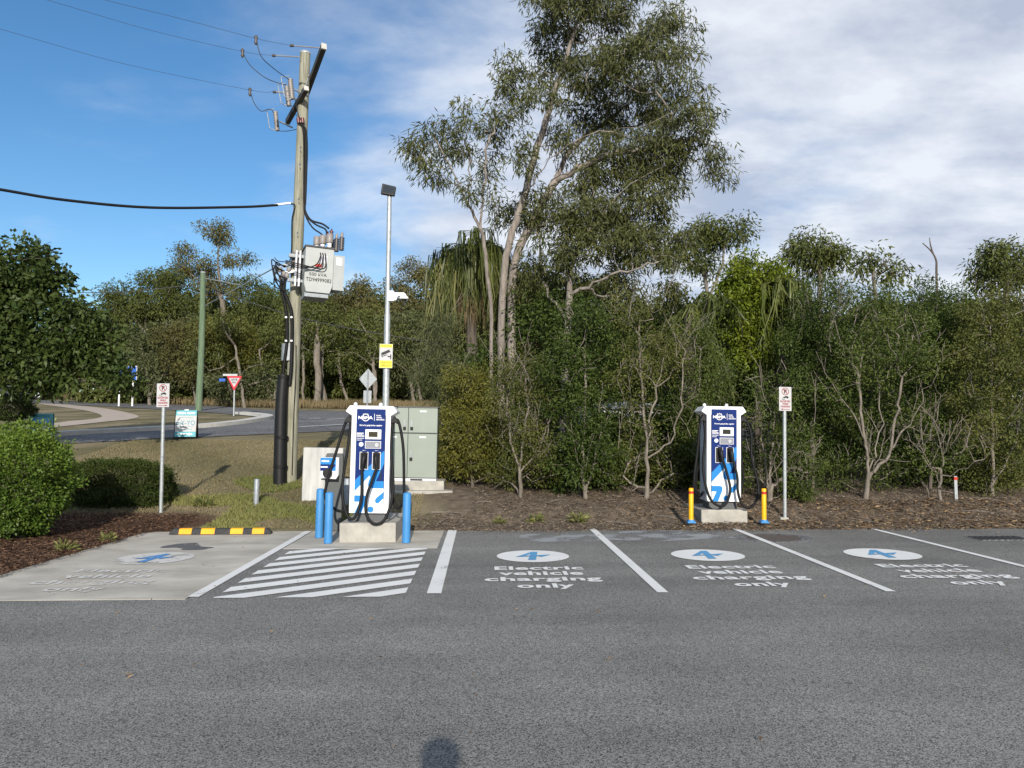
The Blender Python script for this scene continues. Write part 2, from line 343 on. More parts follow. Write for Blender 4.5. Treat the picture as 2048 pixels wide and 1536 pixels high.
def text_mesh(body, bold=.02):
    key = (body, bold)
    if key not in _txt:
        c = bpy.data.curves.new('lettering', 'FONT'); c.body = body; c.size = 1; c.offset = bold; c.resolution_u = 3; c.fill_mode = 'FRONT'; c.space_character = 1.06
        o = bpy.data.objects.new('lettering', c); me = bpy.data.meshes.new_from_object(o)
        V = np.empty(len(me.vertices) * 3, np.float32); me.vertices.foreach_get('co', V); V = V.reshape(-1, 3)
        F = [tuple(p.vertices) for p in me.polygons]
        bpy.data.objects.remove(o); bpy.data.curves.remove(c); bpy.data.meshes.remove(me); _txt[key] = (V, F)
    return _txt[key]
def lettering(body, cx, cz, width, height, y, mat, parent, plane='xz', bold=.02, name='lettering', skew=0):
    """flat letters fitted to width x height, centred at (cx, cz), on plane y"""
    V, F = text_mesh(body, bold); mn = V.min(0); mx = V.max(0); sp = np.maximum(mx - mn, 1e-5)
    a = (V[:, 0] - mn[0]) / sp[0] - .5; b = (V[:, 1] - mn[1]) / sp[1] - .5
    P = [(cx + i * width + skew * j, y, cz + j * height) for i, j in zip(a, b)] if plane == 'xz' else [(cx + i * width + skew * j, cz + j * height, y) for i, j in zip(a, b)]
    me = bpy.data.meshes.new(name); me.from_pydata(P, [], F)
    return link(name, me, mat, parent)
def flat(name, pts, y, mat, parent, plane='xz'):
    P = [(a, y, b) for a, b in pts] if plane == 'xz' else [(a, b, y) for a, b in pts]
    me = bpy.data.meshes.new(name); me.from_pydata(P, [], [tuple(range(len(P)))])
    bm = bmesh.new(); bm.from_mesh(me); bmesh.ops.triangulate(bm, faces=bm.faces[:])
    for f in bm.faces:
        f.normal_update()
        if (plane == 'xz' and f.normal.y > 0) or (plane == 'xy' and f.normal.z < 0): f.normal_flip()
    bm.to_mesh(me); bm.free()
    return link(name, me, mat, parent)
def circ(cx, cz, rx, rz=None, n=28, a0=0, a1=360):
    rz = rz or rx; full = (a1 - a0) == 360
    return [(cx + rx * math.cos(R(a0 + (a1 - a0) * i / (n if full else n - 1))), cz + rz * math.sin(R(a0 + (a1 - a0) * i / (n if full else n - 1)))) for i in range(n)]
def ringmesh(name, cx, cz, r0, r1, y, mat, parent, n=28):
    V = [(cx + r * math.cos(2 * math.pi * i / n), y, cz + r * math.sin(2 * math.pi * i / n)) for r in (r0, r1) for i in range(n)]
    me = bpy.data.meshes.new(name); me.from_pydata(V, [], [(i, (i + 1) % n, n + (i + 1) % n, n + i) for i in range(n)])
    return link(name, me, mat, parent)
LEAN = R(1.0)

# ================================================================== THE SETTING
# ground: one sheet to the horizon, masks for mulch, grass and soil
def spaced():
    xs = np.concatenate([np.linspace(-420, -60, 25), np.linspace(-58, -14, 50), np.arange(-13.8, 20, .22), np.linspace(20.4, 60, 40), np.linspace(65, 420, 25)])
    ys = np.concatenate([np.linspace(-80, 6.5, 14), np.arange(6.8, 27, .22), np.linspace(27.4, 62, 75), np.linspace(64, 120, 25), np.linspace(130, 900, 22)])
    return xs, ys
FRONT = 8.02; BACK = 13.28
CONC_L = -5.55
xs, ys = spaced(); X, Y = np.meshgrid(xs, ys); Z = T(X, Y)
lot = ((Y < FRONT - .1) | ((X > CONC_L + .1) & (Y < BACK - .05)))
Z = np.where(lot, Z - .08, Z + .03 * sstep(0, .5, np.minimum(-(X - CONC_L), Y - FRONT)) * (Y < 14) * (X < CONC_L))
V = np.stack([X, Y, Z], -1).reshape(-1, 3); nx, ny = len(xs), len(ys)
idx = np.arange(nx * ny).reshape(ny, nx); F = np.stack([idx[:-1, :-1], idx[:-1, 1:], idx[1:, 1:], idx[1:, :-1]], -1).reshape(-1, 4)
me = npmesh('ground', V, F, smooth=True)
wob = .35 * np.sin(X * 1.1) + .2 * np.sin(X * 3.1 + Y)
mulch_l = (1 - sstep(-5.0, -4.2, X + .3 * np.sin(Y * 2))) * (1 - sstep(14.3, 15.2, Y + wob * .6))
mulch_r = sstep(-1.6, -.6, X + .3 * np.sin(Y * 2)) * (1 - sstep(17.5, 22, Y))
mulch = np.maximum(mulch_l, mulch_r * 1.0)
soil = sstep(-1.5, 1.5, X) * sstep(17, 21, Y)
for nm, arr in (('mulch', mulch), ('soil', soil)):
    a = me.attributes.new(nm, 'FLOAT', 'POINT'); a.data.foreach_set('value', arr.astype(np.float32).ravel())
gm, t, b = nodes('ground')
def gnode(kind, **kw):
    n = t.nodes.new(kind)
    for k, v in kw.items(): n.inputs[k].default_value = v
    return n
tco = t.nodes.new('ShaderNodeTexCoord')
def gnoise(sc, det=6, rough=.6):
    n = gnode('ShaderNodeTexNoise', Scale=sc, Detail=det, Roughness=rough); t.links.new(tco.outputs['Object'], n.inputs['Vector']); return n
def gramp(src, stops):
    r = t.nodes.new('ShaderNodeValToRGB'); e = r.color_ramp.elements
    e[0].position, e[0].color = stops[0][0], (*stops[0][1], 1); e[1].position, e[1].color = stops[-1][0], (*stops[-1][1], 1)
    for p, c in stops[1:-1]: e.new(p).color = (*c, 1)
    t.links.new(src, r.inputs[0]); return r.outputs[0]
def gmix(f, a, b_):
    m = t.nodes.new('ShaderNodeMix'); m.data_type = 'RGBA'; t.links.new(f, m.inputs[0]); t.links.new(a, m.inputs[6]); t.links.new(b_, m.inputs[7]); return m.outputs[2]
nb = gnoise(.45, 8); nf = gnoise(28, 4); nm_ = gnoise(5, 6)
addn = t.nodes.new('ShaderNodeMath'); addn.operation = 'MULTIPLY_ADD'; addn.inputs[1].default_value = .45
t.links.new(nf.outputs[0], addn.inputs[0]); t.links.new(nb.outputs[0], addn.inputs[2])
grass_c = gramp(addn.outputs[0], [(.50, (.090, .088, .042)), (.70, (.160, .140, .080)), (.92, (.28, .23, .15))])
mul_c = gramp(nf.outputs[0], [(.3, (.035, .019, .012)), (.5, (.085, .050, .032)), (.72, (.19, .12, .075))])
mul2_c = gramp(nm_.outputs[0], [(.3, (.085, .066, .050)), (.55, (.165, .130, .098)), (.75, (.30, .24, .18))])
sgn = t.nodes.new('ShaderNodeSeparateXYZ'); t.links.new(tco.outputs['Object'], sgn.inputs[0])
lr = t.nodes.new('ShaderNodeMapRange'); lr.inputs[1].default_value = -3.2; lr.inputs[2].default_value = -1.8; t.links.new(sgn.outputs[0], lr.inputs[0])
mulc = gmix(lr.outputs[0], mul_c, mul2_c)
soil_c = gramp(nm_.outputs[0], [(.3, (.10, .085, .065)), (.7, (.19, .165, .135))])
am = t.nodes.new('ShaderNodeAttribute'); am.attribute_name = 'mulch'; as_ = t.nodes.new('ShaderNodeAttribute'); as_.attribute_name = 'soil'
c0 = gmix(as_.outputs['Fac'], grass_c, soil_c); c1 = gmix(am.outputs['Fac'], c0, mulc)
t.links.new(c1, b.inputs['Base Color']); b.inputs['Roughness'].default_value = .95; b.inputs['Specular IOR Level'].default_value = .1
bp = gnode('ShaderNodeBump', Strength=.8, Distance=.03); t.links.new(nf.outputs[0], bp.inputs['Height']); t.links.new(bp.outputs[0], b.inputs['Normal'])
ground = link('ground', me, gm); tag(ground, 'sloping ground of dry lawn, mulch and bare soil', kind='structure')

# car park
me = bpy.data.meshes.new('car_park')
me.from_pydata([(-80, -80, 0), (80, -80, 0), (80, FRONT, 0), (-2.97, FRONT, 0), (-80, FRONT, 0), (80, BACK, 0), (-2.97, BACK, 0)], [], [(0, 1, 2, 3, 4), (3, 2, 5, 6)])
car_park = tag(link('car_park', me, MT['asphalt']), 'speckled grey asphalt car park with marked bays', kind='structure')
# concrete bay and pad behind the hatching, as slabs with a real edge
PAD_Y = on(760, 1097).y
slab = MB().prism([(CONC_L, FRONT - .03), (-2.99, FRONT - .05), (-2.99, BACK + .06), (CONC_L - .15, BACK + .06), (CONC_L - .25, 10.8)], -.1, .004, 'xy')
conc = tag(slab.build('concrete_bay', MT['concrete']), 'pale stained concrete parking bay beside the mulch bed', kind='structure')
pad = MB().prism([(-2.88, PAD_Y), (-.66, PAD_Y), (-.66, BACK + .05), (-2.88, BACK + .05)], -.1, .004, 'xy')
tag(pad.build('concrete_pad', MT['concrete']), 'concrete pad under the left charger', kind='structure')
# painted markings: parts of the car park
zl = .008
def line(p0, p1, wd, mat='paint_line'):
    p0 = Vector(p0).to_2d(); p1 = Vector(p1).to_2d(); d = (p1 - p0).normalized(); n = Vector((-d.y, d.x)) * wd / 2
    return flat('bay_line', [tuple(p0 + n), tuple(p0 - n), tuple(p1 - n), tuple(p1 + n)], zl, MT[mat], car_park, 'xy')
line(on(617, 1063), on(386, 1195), .115, 'paint_line')
line(on(905, 1061), on(868, 1188), .15, 'paint_line')
line(on(1184, 1058), on(1326, 1186), .115)
line(on(1469, 1058), on(1782, 1184), .105)
line(on(1744, 1058), on(2110, 1149), .10)
# hatching: ten slanted stripes between the two lines
hl = lambda py: on(617 - (py - 1063) * 1.75 + 50, py)
stripes = [((578, 1106), (608, 1098), (655, 1098)), ]
xl0, xr0 = -2.83, -.78
ang = None
sl = [(1134, 414, 1199, 870)]
def hatch():
    # stripe lower-left and upper-right ends taken from the photograph, in ground coordinates
    A = on(462, 1165); B = on(862, 1117)
    d = Vector((B.x - A.x, B.y - A.y)).normalized(); n = Vector((-d.y, d.x))
    pitch = .405; wid = .225
    def clip(poly, f):
        out = []
        for i in range(len(poly)):
            p, q = poly[i], poly[(i + 1) % len(poly)]; fp, fq = f(p), f(q)
            if fp >= 0: out.append(p)
            if fp * fq < 0: s_ = fp / (fp - fq); out.append(p + (q - p) * s_)
        return out
    y0 = FRONT - .02
    for k in range(-6, 9):
        c = Vector((A.x, A.y)) + n * pitch * k
        poly = [c - d * 6 - n * wid / 2, c + d * 6 - n * wid / 2, c + d * 6 + n * wid / 2, c - d * 6 + n * wid / 2]
        for f in (lambda p: p.x - (-2.72), lambda p: -.80 - p.x, lambda p: p.y - y0, lambda p: PAD_Y - .02 - p.y):
            poly = clip(poly, f)
            if len(poly) < 3: break
        if len(poly) >= 3: flat('hatch_stripe', [tuple(p) for p in poly], zl, MT['paint'], car_park, 'xy')
hatch()
def bay_mark(cx, parent, z, mw, mb, dx=0.0):
    cy = on(1066, 1113).y
    flat('painted_disc', circ(cx, cy, .49, .50, 40), z, MT[mw], parent, 'xy')
    P = lambda a, b: (cx + a, cy + b)
    # charging emblem: a slanted stroke pair with a small notch
    for q_, pts in enumerate(([P(-.24, -.09), P(.0, .34), P(.085, .34), P(-.13, -.04)], [P(.0, .335), P(.085, .335), P(.02, -.34), P(-.085, -.34)], [P(-.235, -.10), P(-.13, -.03), P(.08, .03), P(.25, .08), P(.11, -.11), P(.06, -.04)])):
        flat('painted_emblem', pts, z + .003 + .002 * q_, MT[mb], parent, 'xy')
    for body, yy, wd, hh in (('Electric', 9.60, 1.09, .25), ('vehicle', 9.25, 1.0, .25), ('charging', 8.86, 1.34, .31), ('only', 8.47, .63, .31)):
        lettering(body, cx + .01, yy, wd, hh, z, MT[mw], parent, 'xy', .032, 'painted_lettering')
for c in (.68, 3.07, 5.5): bay_mark(c, car_park, zl, 'paint', 'paint_blue')
bay_mark(-4.36, conc, .010, 'paint_worn', 'paint_blue_worn')
# stains and dust with shapes of their own
rs = random.Random(3)
def blob(name, px, py, rx, ry, mat, parent, z, n=26):
    c = on(px, py); ph = [rs.uniform(0, 6.28) for _ in range(4)]
    pts = []
    for i in range(n):
        a = 2 * math.pi * i / n; k = 1 + .18 * math.sin(2 * a + ph[0]) + .14 * math.sin(3 * a + ph[1]) + .08 * math.sin(5 * a + ph[2])
        pts.append((c.x + rx * k * math.cos(a), c.y + ry * k * math.sin(a)))
    return flat(name, pts, z, MT[mat], parent, 'xy')
blob('oil_stain', 366, 1092, .22, .30, 'stain', conc, .0065)
blob('oil_stain', 390, 1097, .26, .16, 'stain', conc, .0080)
blob('dust_patch', 1140, 1075, .75, .55, 'lime', car_park, .0045)
blob('dust_patch', 1330, 1072, 1.2, .55, 'lime', car_park, .0055)
blob('dust_patch', 1390, 1066, .6, .3, 'lime', car_park, .0065)
# manhole lid flush in the asphalt and a drain grate
c = on(1548, 1076)
mh = thing('manhole_cover', 'round rusty manhole cover set in asphalt near the yellow bollard', 'manhole', (c.x, c.y, 0))
MB().prism(circ(0, 0, .62, .52, 30), -.02, .003, 'xy').build('surround', MT['road'], mh)
MB().prism(circ(0, 0, .42, .40, 30), -.02, .0055, 'xy').build('lid', MT['iron'], mh)
c = on(2000, 1077)
dg = thing('drain_grate', 'dark slotted drain grate at the right edge of the bays', 'drain', (c.x, c.y, 0))
MB().box(-.45, -.24, -.02, .45, .24, .007).build('frame', MT['road'], dg)
for i in range(9): MB().box(-.40 + i * .09, -.19, .007, -.35 + i * .09, .19, .016).build('bar', MT['steel_dark'], dg)

# draped strips: side road, far road, path, kerb
def drape(name, A, B, mat, off, nu=10, nv=14, label=None):
    A = [gp(*p) for p in A]; B = [gp(*p) for p in B]
    A = crom(A, nu); B = crom(B, nu); m = len(A); V = []; F = []
    for i in range(m):
        for j in range(nv + 1):
            p = A[i].lerp(B[i], j / nv); V.append((p.x, p.y, Tz(p.x, p.y) + off))
    for i in range(m - 1):
        for j in range(nv): q = i * (nv + 1) + j; F.append((q, q + nv + 1, q + nv + 2, q + 1))
    me = npmesh(name, np.array(V), np.array(F), True)
    bm = bmesh.new(); bm.from_mesh(me); bmesh.ops.recalc_face_normals(bm, faces=bm.faces[:])
    if sum(f.normal.z for f in bm.faces) < 0: bmesh.ops.reverse_faces(bm, faces=bm.faces[:])
    bm.to_mesh(me); bm.free()
    return tag(link(name, me, mat), label, kind='structure')
side = drape('side_road', [(-80, 901), (60, 893), (150, 888), (280, 880), (400, 875), (470, 872), (535, 869), (600, 866), (700, 862), (800, 858), (900, 853)],
      [(-80, 886), (60, 877), (150, 871), (280, 864), (400, 857), (470, 850), (533, 838), (562, 822), (700, 823), (800, 824), (900, 825)], MT['road'], .020, 8, 30, 'asphalt side road passing behind the lawn')
far = drape('far_road', [(60, 806), (160, 811), (240, 815), (330, 820), (420, 826), (490, 832), (533, 837)],
      [(60, 800), (160, 804), (240, 807), (330, 809), (420, 812), (490, 817), (560, 822.3)], MT['road'], .026, 8, 12, 'asphalt road along the foot of the wood')
drape('footpath', [(54, 804), (97, 811), (172, 822), (203, 832), (190, 838), (141, 843), (109, 847), (40, 853)],
      [(70, 801), (125, 808), (206, 817), (273, 831), (262, 839), (222, 843), (141, 852), (60, 860)], MT['path'], .022, 10, 6, 'beige concrete footpath curving over the lawn')
kp = [gp(*p) for p in [(60, 876), (150, 870), (280, 863), (400, 856), (470, 849), (515, 842), (534, 837), (520, 833), (480, 829)]]
kp = crom(kp, 8); mbk = MB()
for i in range(len(kp) - 1):
    a, c = kp[i], kp[i + 1]; d = (c - a); d.z = 0
    if d.length < 1e-4: continue
    d.normalize(); n = Vector((-d.y, d.x, 0)) * .26
    q = [a - n, c - n, c + n, a + n]; V = [Vector((p.x, p.y, Tz(p.x, p.y) - .05)) for p in q] + [Vector((p.x, p.y, Tz(p.x, p.y) + .15)) for p in q]
    mbk.add(V, [(4, 5, 6, 7), (0, 1, 5, 4), (1, 2, 6, 5), (2, 3, 7, 6), (3, 0, 4, 7)])
tag(mbk.build('kerb', MT['kerb']), 'pale concrete kerb around the grass corner', kind='structure')
for p0, p1 in (((618, 838), (640, 837.4)), ((655, 840), (690, 838.5)), ((548, 835.5), (562, 835)), ((600, 855), (690, 850))):
    a, c = gp(*p0), gp(*p1); d = (c - a).normalized(); n = Vector((-d.y, d.x, 0)) * .09
    me = bpy.data.meshes.new('road_dash'); me.from_pydata([(p.x, p.y, Tz(p.x, p.y) + .032) for p in (a - n, c - n, c + n, a + n)], [], [(0, 1, 2, 3)])
    link('road_dash', me, MT['paint_line'], side)

# ================================================================== VEGETATION
def unit(a): return a / np.maximum(np.linalg.norm(a, axis=-1, keepdims=True), 1e-9)
def leaves_mesh(name, P, D, Nn, L, W, shade, fold=.0):
    """one four-cornered leaf per row"""
    S = unit(np.cross(D, Nn)); L = L[:, None]; W = W[:, None]; up = unit(np.cross(S, D))
    v0 = P; v1 = P + D * L * .45 + S * W * .5 + up * W * fold; v2 = P + D * L + np.array((0, 0, -1)) * L * .12; v3 = P + D * L * .45 - S * W * .5 + up * W * fold
    V = np.stack([v0, v1, v2, v3], 1).reshape(-1, 3); n = len(P); F = np.arange(n * 4).reshape(n, 4)
    return npmesh(name, V, F, shade=np.repeat(shade, 4))
def scatter(rng, C, rad, n, L, W, droop, flat_=.8, tone=None, jit=.35, updir=.6):
    """n leaves round every cluster centre"""
    m = len(C); C = np.repeat(C, n, 0); rr = np.repeat(rad, n)
    q = unit(rng.normal(size=(m * n, 3))) * (rng.random((m * n, 1)) ** .45)
    q[:, 2] *= flat_
    P = C + q * rr[:, None]
    D = unit(unit(q) * .6 + rng.normal(size=(m * n, 3)) * .6 + np.array((0, 0, -droop)))
    Nn = unit(rng.normal(size=(m * n, 3)) + np.array((0, 0, updir)))
    tn = np.repeat(tone if tone is not None else rng.random(m), n)
    sh = np.clip(tn * (1 - jit) + rng.random(m * n) * jit, 0, 1)
    Ls = L * rng.uniform(.65, 1.25, m * n); Ws = W * rng.uniform(.7, 1.2, m * n)
    return P, D, Nn, Ls, Ws, sh
class Skel:
    def __init__(s, rng): s.p = []; s.par = []; s.rng = rng; s.fix = {}
    def chain(s, pts, par=-1, wig=.03, n=5):
        pts = crom(pts, n); last = par
        for i, p in enumerate(pts):
            if i == 0 and par >= 0: continue
            q = np.array(p) + s.rng.normal(size=3) * wig * (i > 0)
            s.p.append(q); s.par.append(last); last = len(s.p) - 1
        return last
    def nearest(s, q): return int(np.argmin(np.linalg.norm(np.array(s.p) - np.array(q), axis=1)))
    def attach(s, q, wig=.12, low=1.2, seg=4):
        A = np.array(s.p); d = np.linalg.norm(A - q, axis=1); c = d + low * np.maximum(0, A[:, 2] - (q[2] - .35 * d))
        i = int(np.argmin(c)); a = A[i]; L = d[i]
        if L < 1e-3: return i
        k = max(2, min(seg, int(L / .25) + 1)); last = i; off = s.rng.normal(size=3) * wig * L
        for j in range(1, k + 1):
            t = j / k; p = a + (q - a) * t + off * math.sin(math.pi * t) + np.array((0, 0, -.10 * L)) * math.sin(math.pi * t)
            s.p.append(p); s.par.append(last); last = len(s.p) - 1
        return last
    def mesh(s, name, rbase, rtip, k=6, flare=1.25):
        P = np.array(s.p); par = np.array(s.par); n = len(P); cnt = np.zeros(n); haschild = np.zeros(n, bool)
        haschild[par[par >= 0]] = True; cnt[~haschild] = 1
        for i in range(n - 1, -1, -1):
            if par[i] >= 0: cnt[par[i]] += cnt[i]
        ex = math.log(rbase / rtip) / math.log(max(cnt.max(), 2)); r = rtip * cnt ** ex
        for i in range(1, n):
            if par[i] >= 0: r[i] = min(r[i], r[par[i]])
        zmin = P[:, 2].min(); r = r * (1 + (flare - 1) * np.clip(1 - (P[:, 2] - zmin) / .5, 0, 1))
        e = np.where(par >= 0)[0]; dirs = np.zeros((n, 3)); dirs[e] = unit(P[e] - P[par[e]])
        main = {}
        for i in e:
            j = par[i]
            if j not in main or cnt[i] > cnt[main[j]]: main[j] = i
        for i in np.where(par < 0)[0]: dirs[i] = dirs[main[i]] if i in main else (0, 0, 1)
        ismain = np.array([main[par[i]] == i for i in e])
        d0 = np.where(ismain[:, None], dirs[par[e]], dirs[e]); r0 = np.where(ismain, r[par[e]], r[e] * 1.15); d1 = dirs[e]; r1 = r[e]
        def ring(c, d, rad):
            ref = np.array((.35, 1.0, .12)); u = unit(np.cross(d, ref)); v = np.cross(d, u); a = np.arange(k) * 2 * np.pi / k
            return c[:, None] + rad[:, None, None] * (u[:, None] * np.cos(a)[None, :, None] + v[:, None] * np.sin(a)[None, :, None])
        V = np.concatenate([ring(P[par[e]], d0, r0), ring(P[e], d1, r1)], 1).reshape(-1, 3)
        b0 = (np.arange(len(e)) * 2 * k)[:, None]; i = np.arange(k)[None]; j = (np.arange(k)[None] + 1) % k
        F = np.stack([b0 + i, b0 + j, b0 + k + j, b0 + k + i], -1).reshape(-1, 4)
        return npmesh(name, V, F, True)
def ell_points(rng, E, spacing, inner=.35):
    """E: (centre, radii) list -> cluster centres"""
    out = []
    for c, r in E:
        vol = r[0] * r[1] * r[2] * 4.19; n = max(5, int(vol / spacing ** 3 * 1.1))
        q = unit(rng.normal(size=(n, 3))) * (inner + (1 - inner) * rng.random((n, 1)) ** .6)
        out.append(np.array(c) + q * np.array(r))
    return np.concatenate(out)
SEED = [100]
def tree(name, label, cat, Yd, limbs, ells, spacing, nleaf, L, W, crad, leaf, bark, rbase, rtip=.008, droop=.3, group=None, depth=1.0, wig=.12, flat_=.8, inner=.35, bare=0, sink=True, k=6, jit=.4, low=1.2, tone=None, sprays=0):
    """limbs and crown masses are given as pixels of the photograph at distance Yd (with small depth offsets)"""
    SEED[0] += 1; rng = np.random.default_rng(SEED[0])
    E = []
    for e in ells:
        px, py, rx, ry = e[:4]; dy = e[4] if len(e) > 4 else 0.0
        c = at(px, py, Yd + dy); s_ = (Yd + dy) / FPX
        E.append((np.array(c), np.array((rx * s_, max(.35, .5 * (rx + ry) * s_ * depth), ry * s_))))
    C = ell_points(rng, E, spacing, inner)
    sk = Skel(rng); first = True
    for l in limbs:
        pts = [at(p[0], p[1], Yd + (p[2] if len(p) > 2 else 0)) for p in l]
        if first or l[0][1] > 9000:
            b0 = at(l[0][0], l[0][1] % 9000, Yd)
            pts[0] = Vector((b0.x, b0.y, Tz(b0.x, b0.y) - .12)); sk.chain(pts, -1, .015); base = pts[0]; first = False
        else:
            i = sk.nearest(pts[0]); pts[0] = Vector(sk.p[i]); sk.chain(pts, i, .03)
    order = np.argsort([np.linalg.norm(c - sk.p[sk.nearest(c)]) for c in C])
    for i in order: sk.attach(C[i], wig, low)
    for _ in range(bare):
        i = rng.integers(len(C)); q = C[i] + rng.normal(size=3) * crad * 1.2 + np.array((0, 0, .1)); sk.attach(q, wig, low)
    nst = len(sk.p)
    for _ in range(sprays):      # thin upright bare twigs
        i = int(rng.integers(3, nst)); a_ = np.array(sk.p[i]); l = rng.uniform(.35, 1.0); d_ = unit(np.array((rng.normal() * .4, rng.normal() * .4 - .15, 1.0)))
        e_ = sk.chain([Vector(a_), Vector(a_ + d_ * l * .5 + rng.normal(size=3) * .03), Vector(a_ + d_ * l)], i, .008, 2)
        for q_ in range(2):
            b_ = np.array(sk.p[e_ - q_ - 1]); d2 = unit(d_ + rng.normal(size=3) * .5); sk.chain([Vector(b_), Vector(b_ + d2 * l * .2), Vector(b_ + d2 * l * .4)], e_ - q_ - 1, .008, 1)
    P = scatter(rng, C, crad * rng.uniform(.7, 1.3, len(C)), nleaf, L, W, droop, flat_, tone=None if tone is None else np.clip(rng.normal(tone, .2, len(C)), 0, 1), jit=jit)
    o = thing(name, label, cat, (base.x, base.y, base.z + .12), group); org = np.array(o.location)
    me = leaves_mesh('crown', P[0] - org, *P[1:]); link('crown', me, LEAF[leaf], o)
    sk.p = [p - org for p in sk.p]; link('trunk', sk.mesh('trunk', rbase, rtip, k), BARK[bark], o)
    return o

# --- the tall gum in the middle
tree('gum_tree', 'tall spreading gum tree with pale forked trunks rising above the weeping palm', 'tree', 20,
  [[(1000, 720), (1005, 600), (1020, 480), (1052, 380), (1092, 240), (1122, 150), (1150, 60), (1185, -30)],
   [(1022, 9720), (1022, 640, .4), (1030, 520, .4), (1072, 430, .4), (1108, 365, .5), (1150, 290, 1), (1225, 235, 1.4), (1310, 160, 1.6)],
   [(1052, 380), (1110, 310, -.5), (1180, 270, -1), (1290, 250, -1.4), (1360, 215, -1.6)],
   [(1092, 240), (1120, 160, 1), (1190, 70, 1.6), (1260, 10, 2)],
   [(1108, 365, .5), (1190, 320, .2), (1270, 300, 0), (1390, 282, 0), (1440, 300, 0)],
   [(984, 9720), (982, 640, -.2), (974, 540, -.4), (964, 470, -.6), (936, 408, -.8), (905, 340, -1), (865, 270, -1.2)],
   [(968, 460, -.8), (966, 390, -.8), (972, 300, -.6), (1000, 240, -.4)],
   [(935, 400, -1), (940, 320, -1), (925, 250, -1)],
   [(1122, 150), (1075, 150, .4), (1040, 160, .6)]],
  [(1200, 20, 125, 62), (1110, 90, 62, 70, 1), (1100, 10, 50, 55), (1330, 70, 66, 74, 1), (1270, 110, 85, 70, -1), (1375, 150, 40, 52), (1190, 150, 80, 66), (1290, 205, 105, 52, 1), (1370, 225, 44, 40, -1),
   (1180, 240, 70, 50, 1), (1040, 165, 54, 52), (1010, 130, 30, 28), (870, 255, 46, 46, -1), (846, 315, 30, 40, -1), (930, 255, 42, 58, -1), (1000, 232, 48, 58), (1100, 195, 46, 40, -1),
   (1260, 300, 105, 46), (1390, 290, 62, 36), (1432, 318, 26, 34), (1160, 325, 56, 40, 1), (1310, 350, 62, 30, 1), (1230, 370, 70, 40, 1), (1420, 255, 40, 36), (1405, 200, 24, 34), (1440, 345, 18, 30), (1350, 320, 70, 36, .6), (1330, 270, 70, 36), (1120, 270, 44, 44), (825, 290, 18, 34, -1), (870, 340, 30, 24, -1), (930, 385, 34, 32, -1), (1046, 300, 44, 46, -1), (985, 330, 30, 50, .6), (890, 305, 34, 34, .4)],
    .44, 60, .19, .034, .34, 'gum', 'gum', .115, .006, droop=.85, wig=.13, inner=.2, k=8)
tree('gum_tree', 'lower leaning gum tree with slim branches reaching right of the tall gum', 'tree', 19.4,
  [[(1120, 720), (1138, 590), (1155, 500), (1200, 430), (1260, 370), (1330, 330)], [(1155, 500), (1175, 440, .5), (1165, 390, .8), (1150, 350, 1)],
   [(1138, 590), (1200, 560, -.5), (1270, 535, -.8), (1330, 520, -1)], [(1128, 660), (1085, 560, .5), (1080, 500, .6), (1070, 440, .8)]],
  [(1200, 415, 80, 36), (1300, 400, 60, 34), (1225, 480, 84, 48), (1320, 450, 42, 44), (1100, 420, 54, 50, 1), (1105, 510, 56, 50), (1290, 525, 66, 34), (1180, 560, 74, 40, 1), (1360, 470, 24, 34), (1060, 560, 40, 50, 1), (1150, 460, 60, 50, .5), (1010, 420, 46, 40, 1.5), (1240, 590, 70, 36), (1340, 580, 50, 30, 1), (1280, 350, 60, 34, .5), (1180, 370, 60, 34, .8), (1340, 380, 36, 30, .6), (1260, 440, 60, 40, .8)],
  .42, 84, .18, .036, .36, 'gum', 'gum', .10, .005, droop=.8, wig=.15, inner=.2)

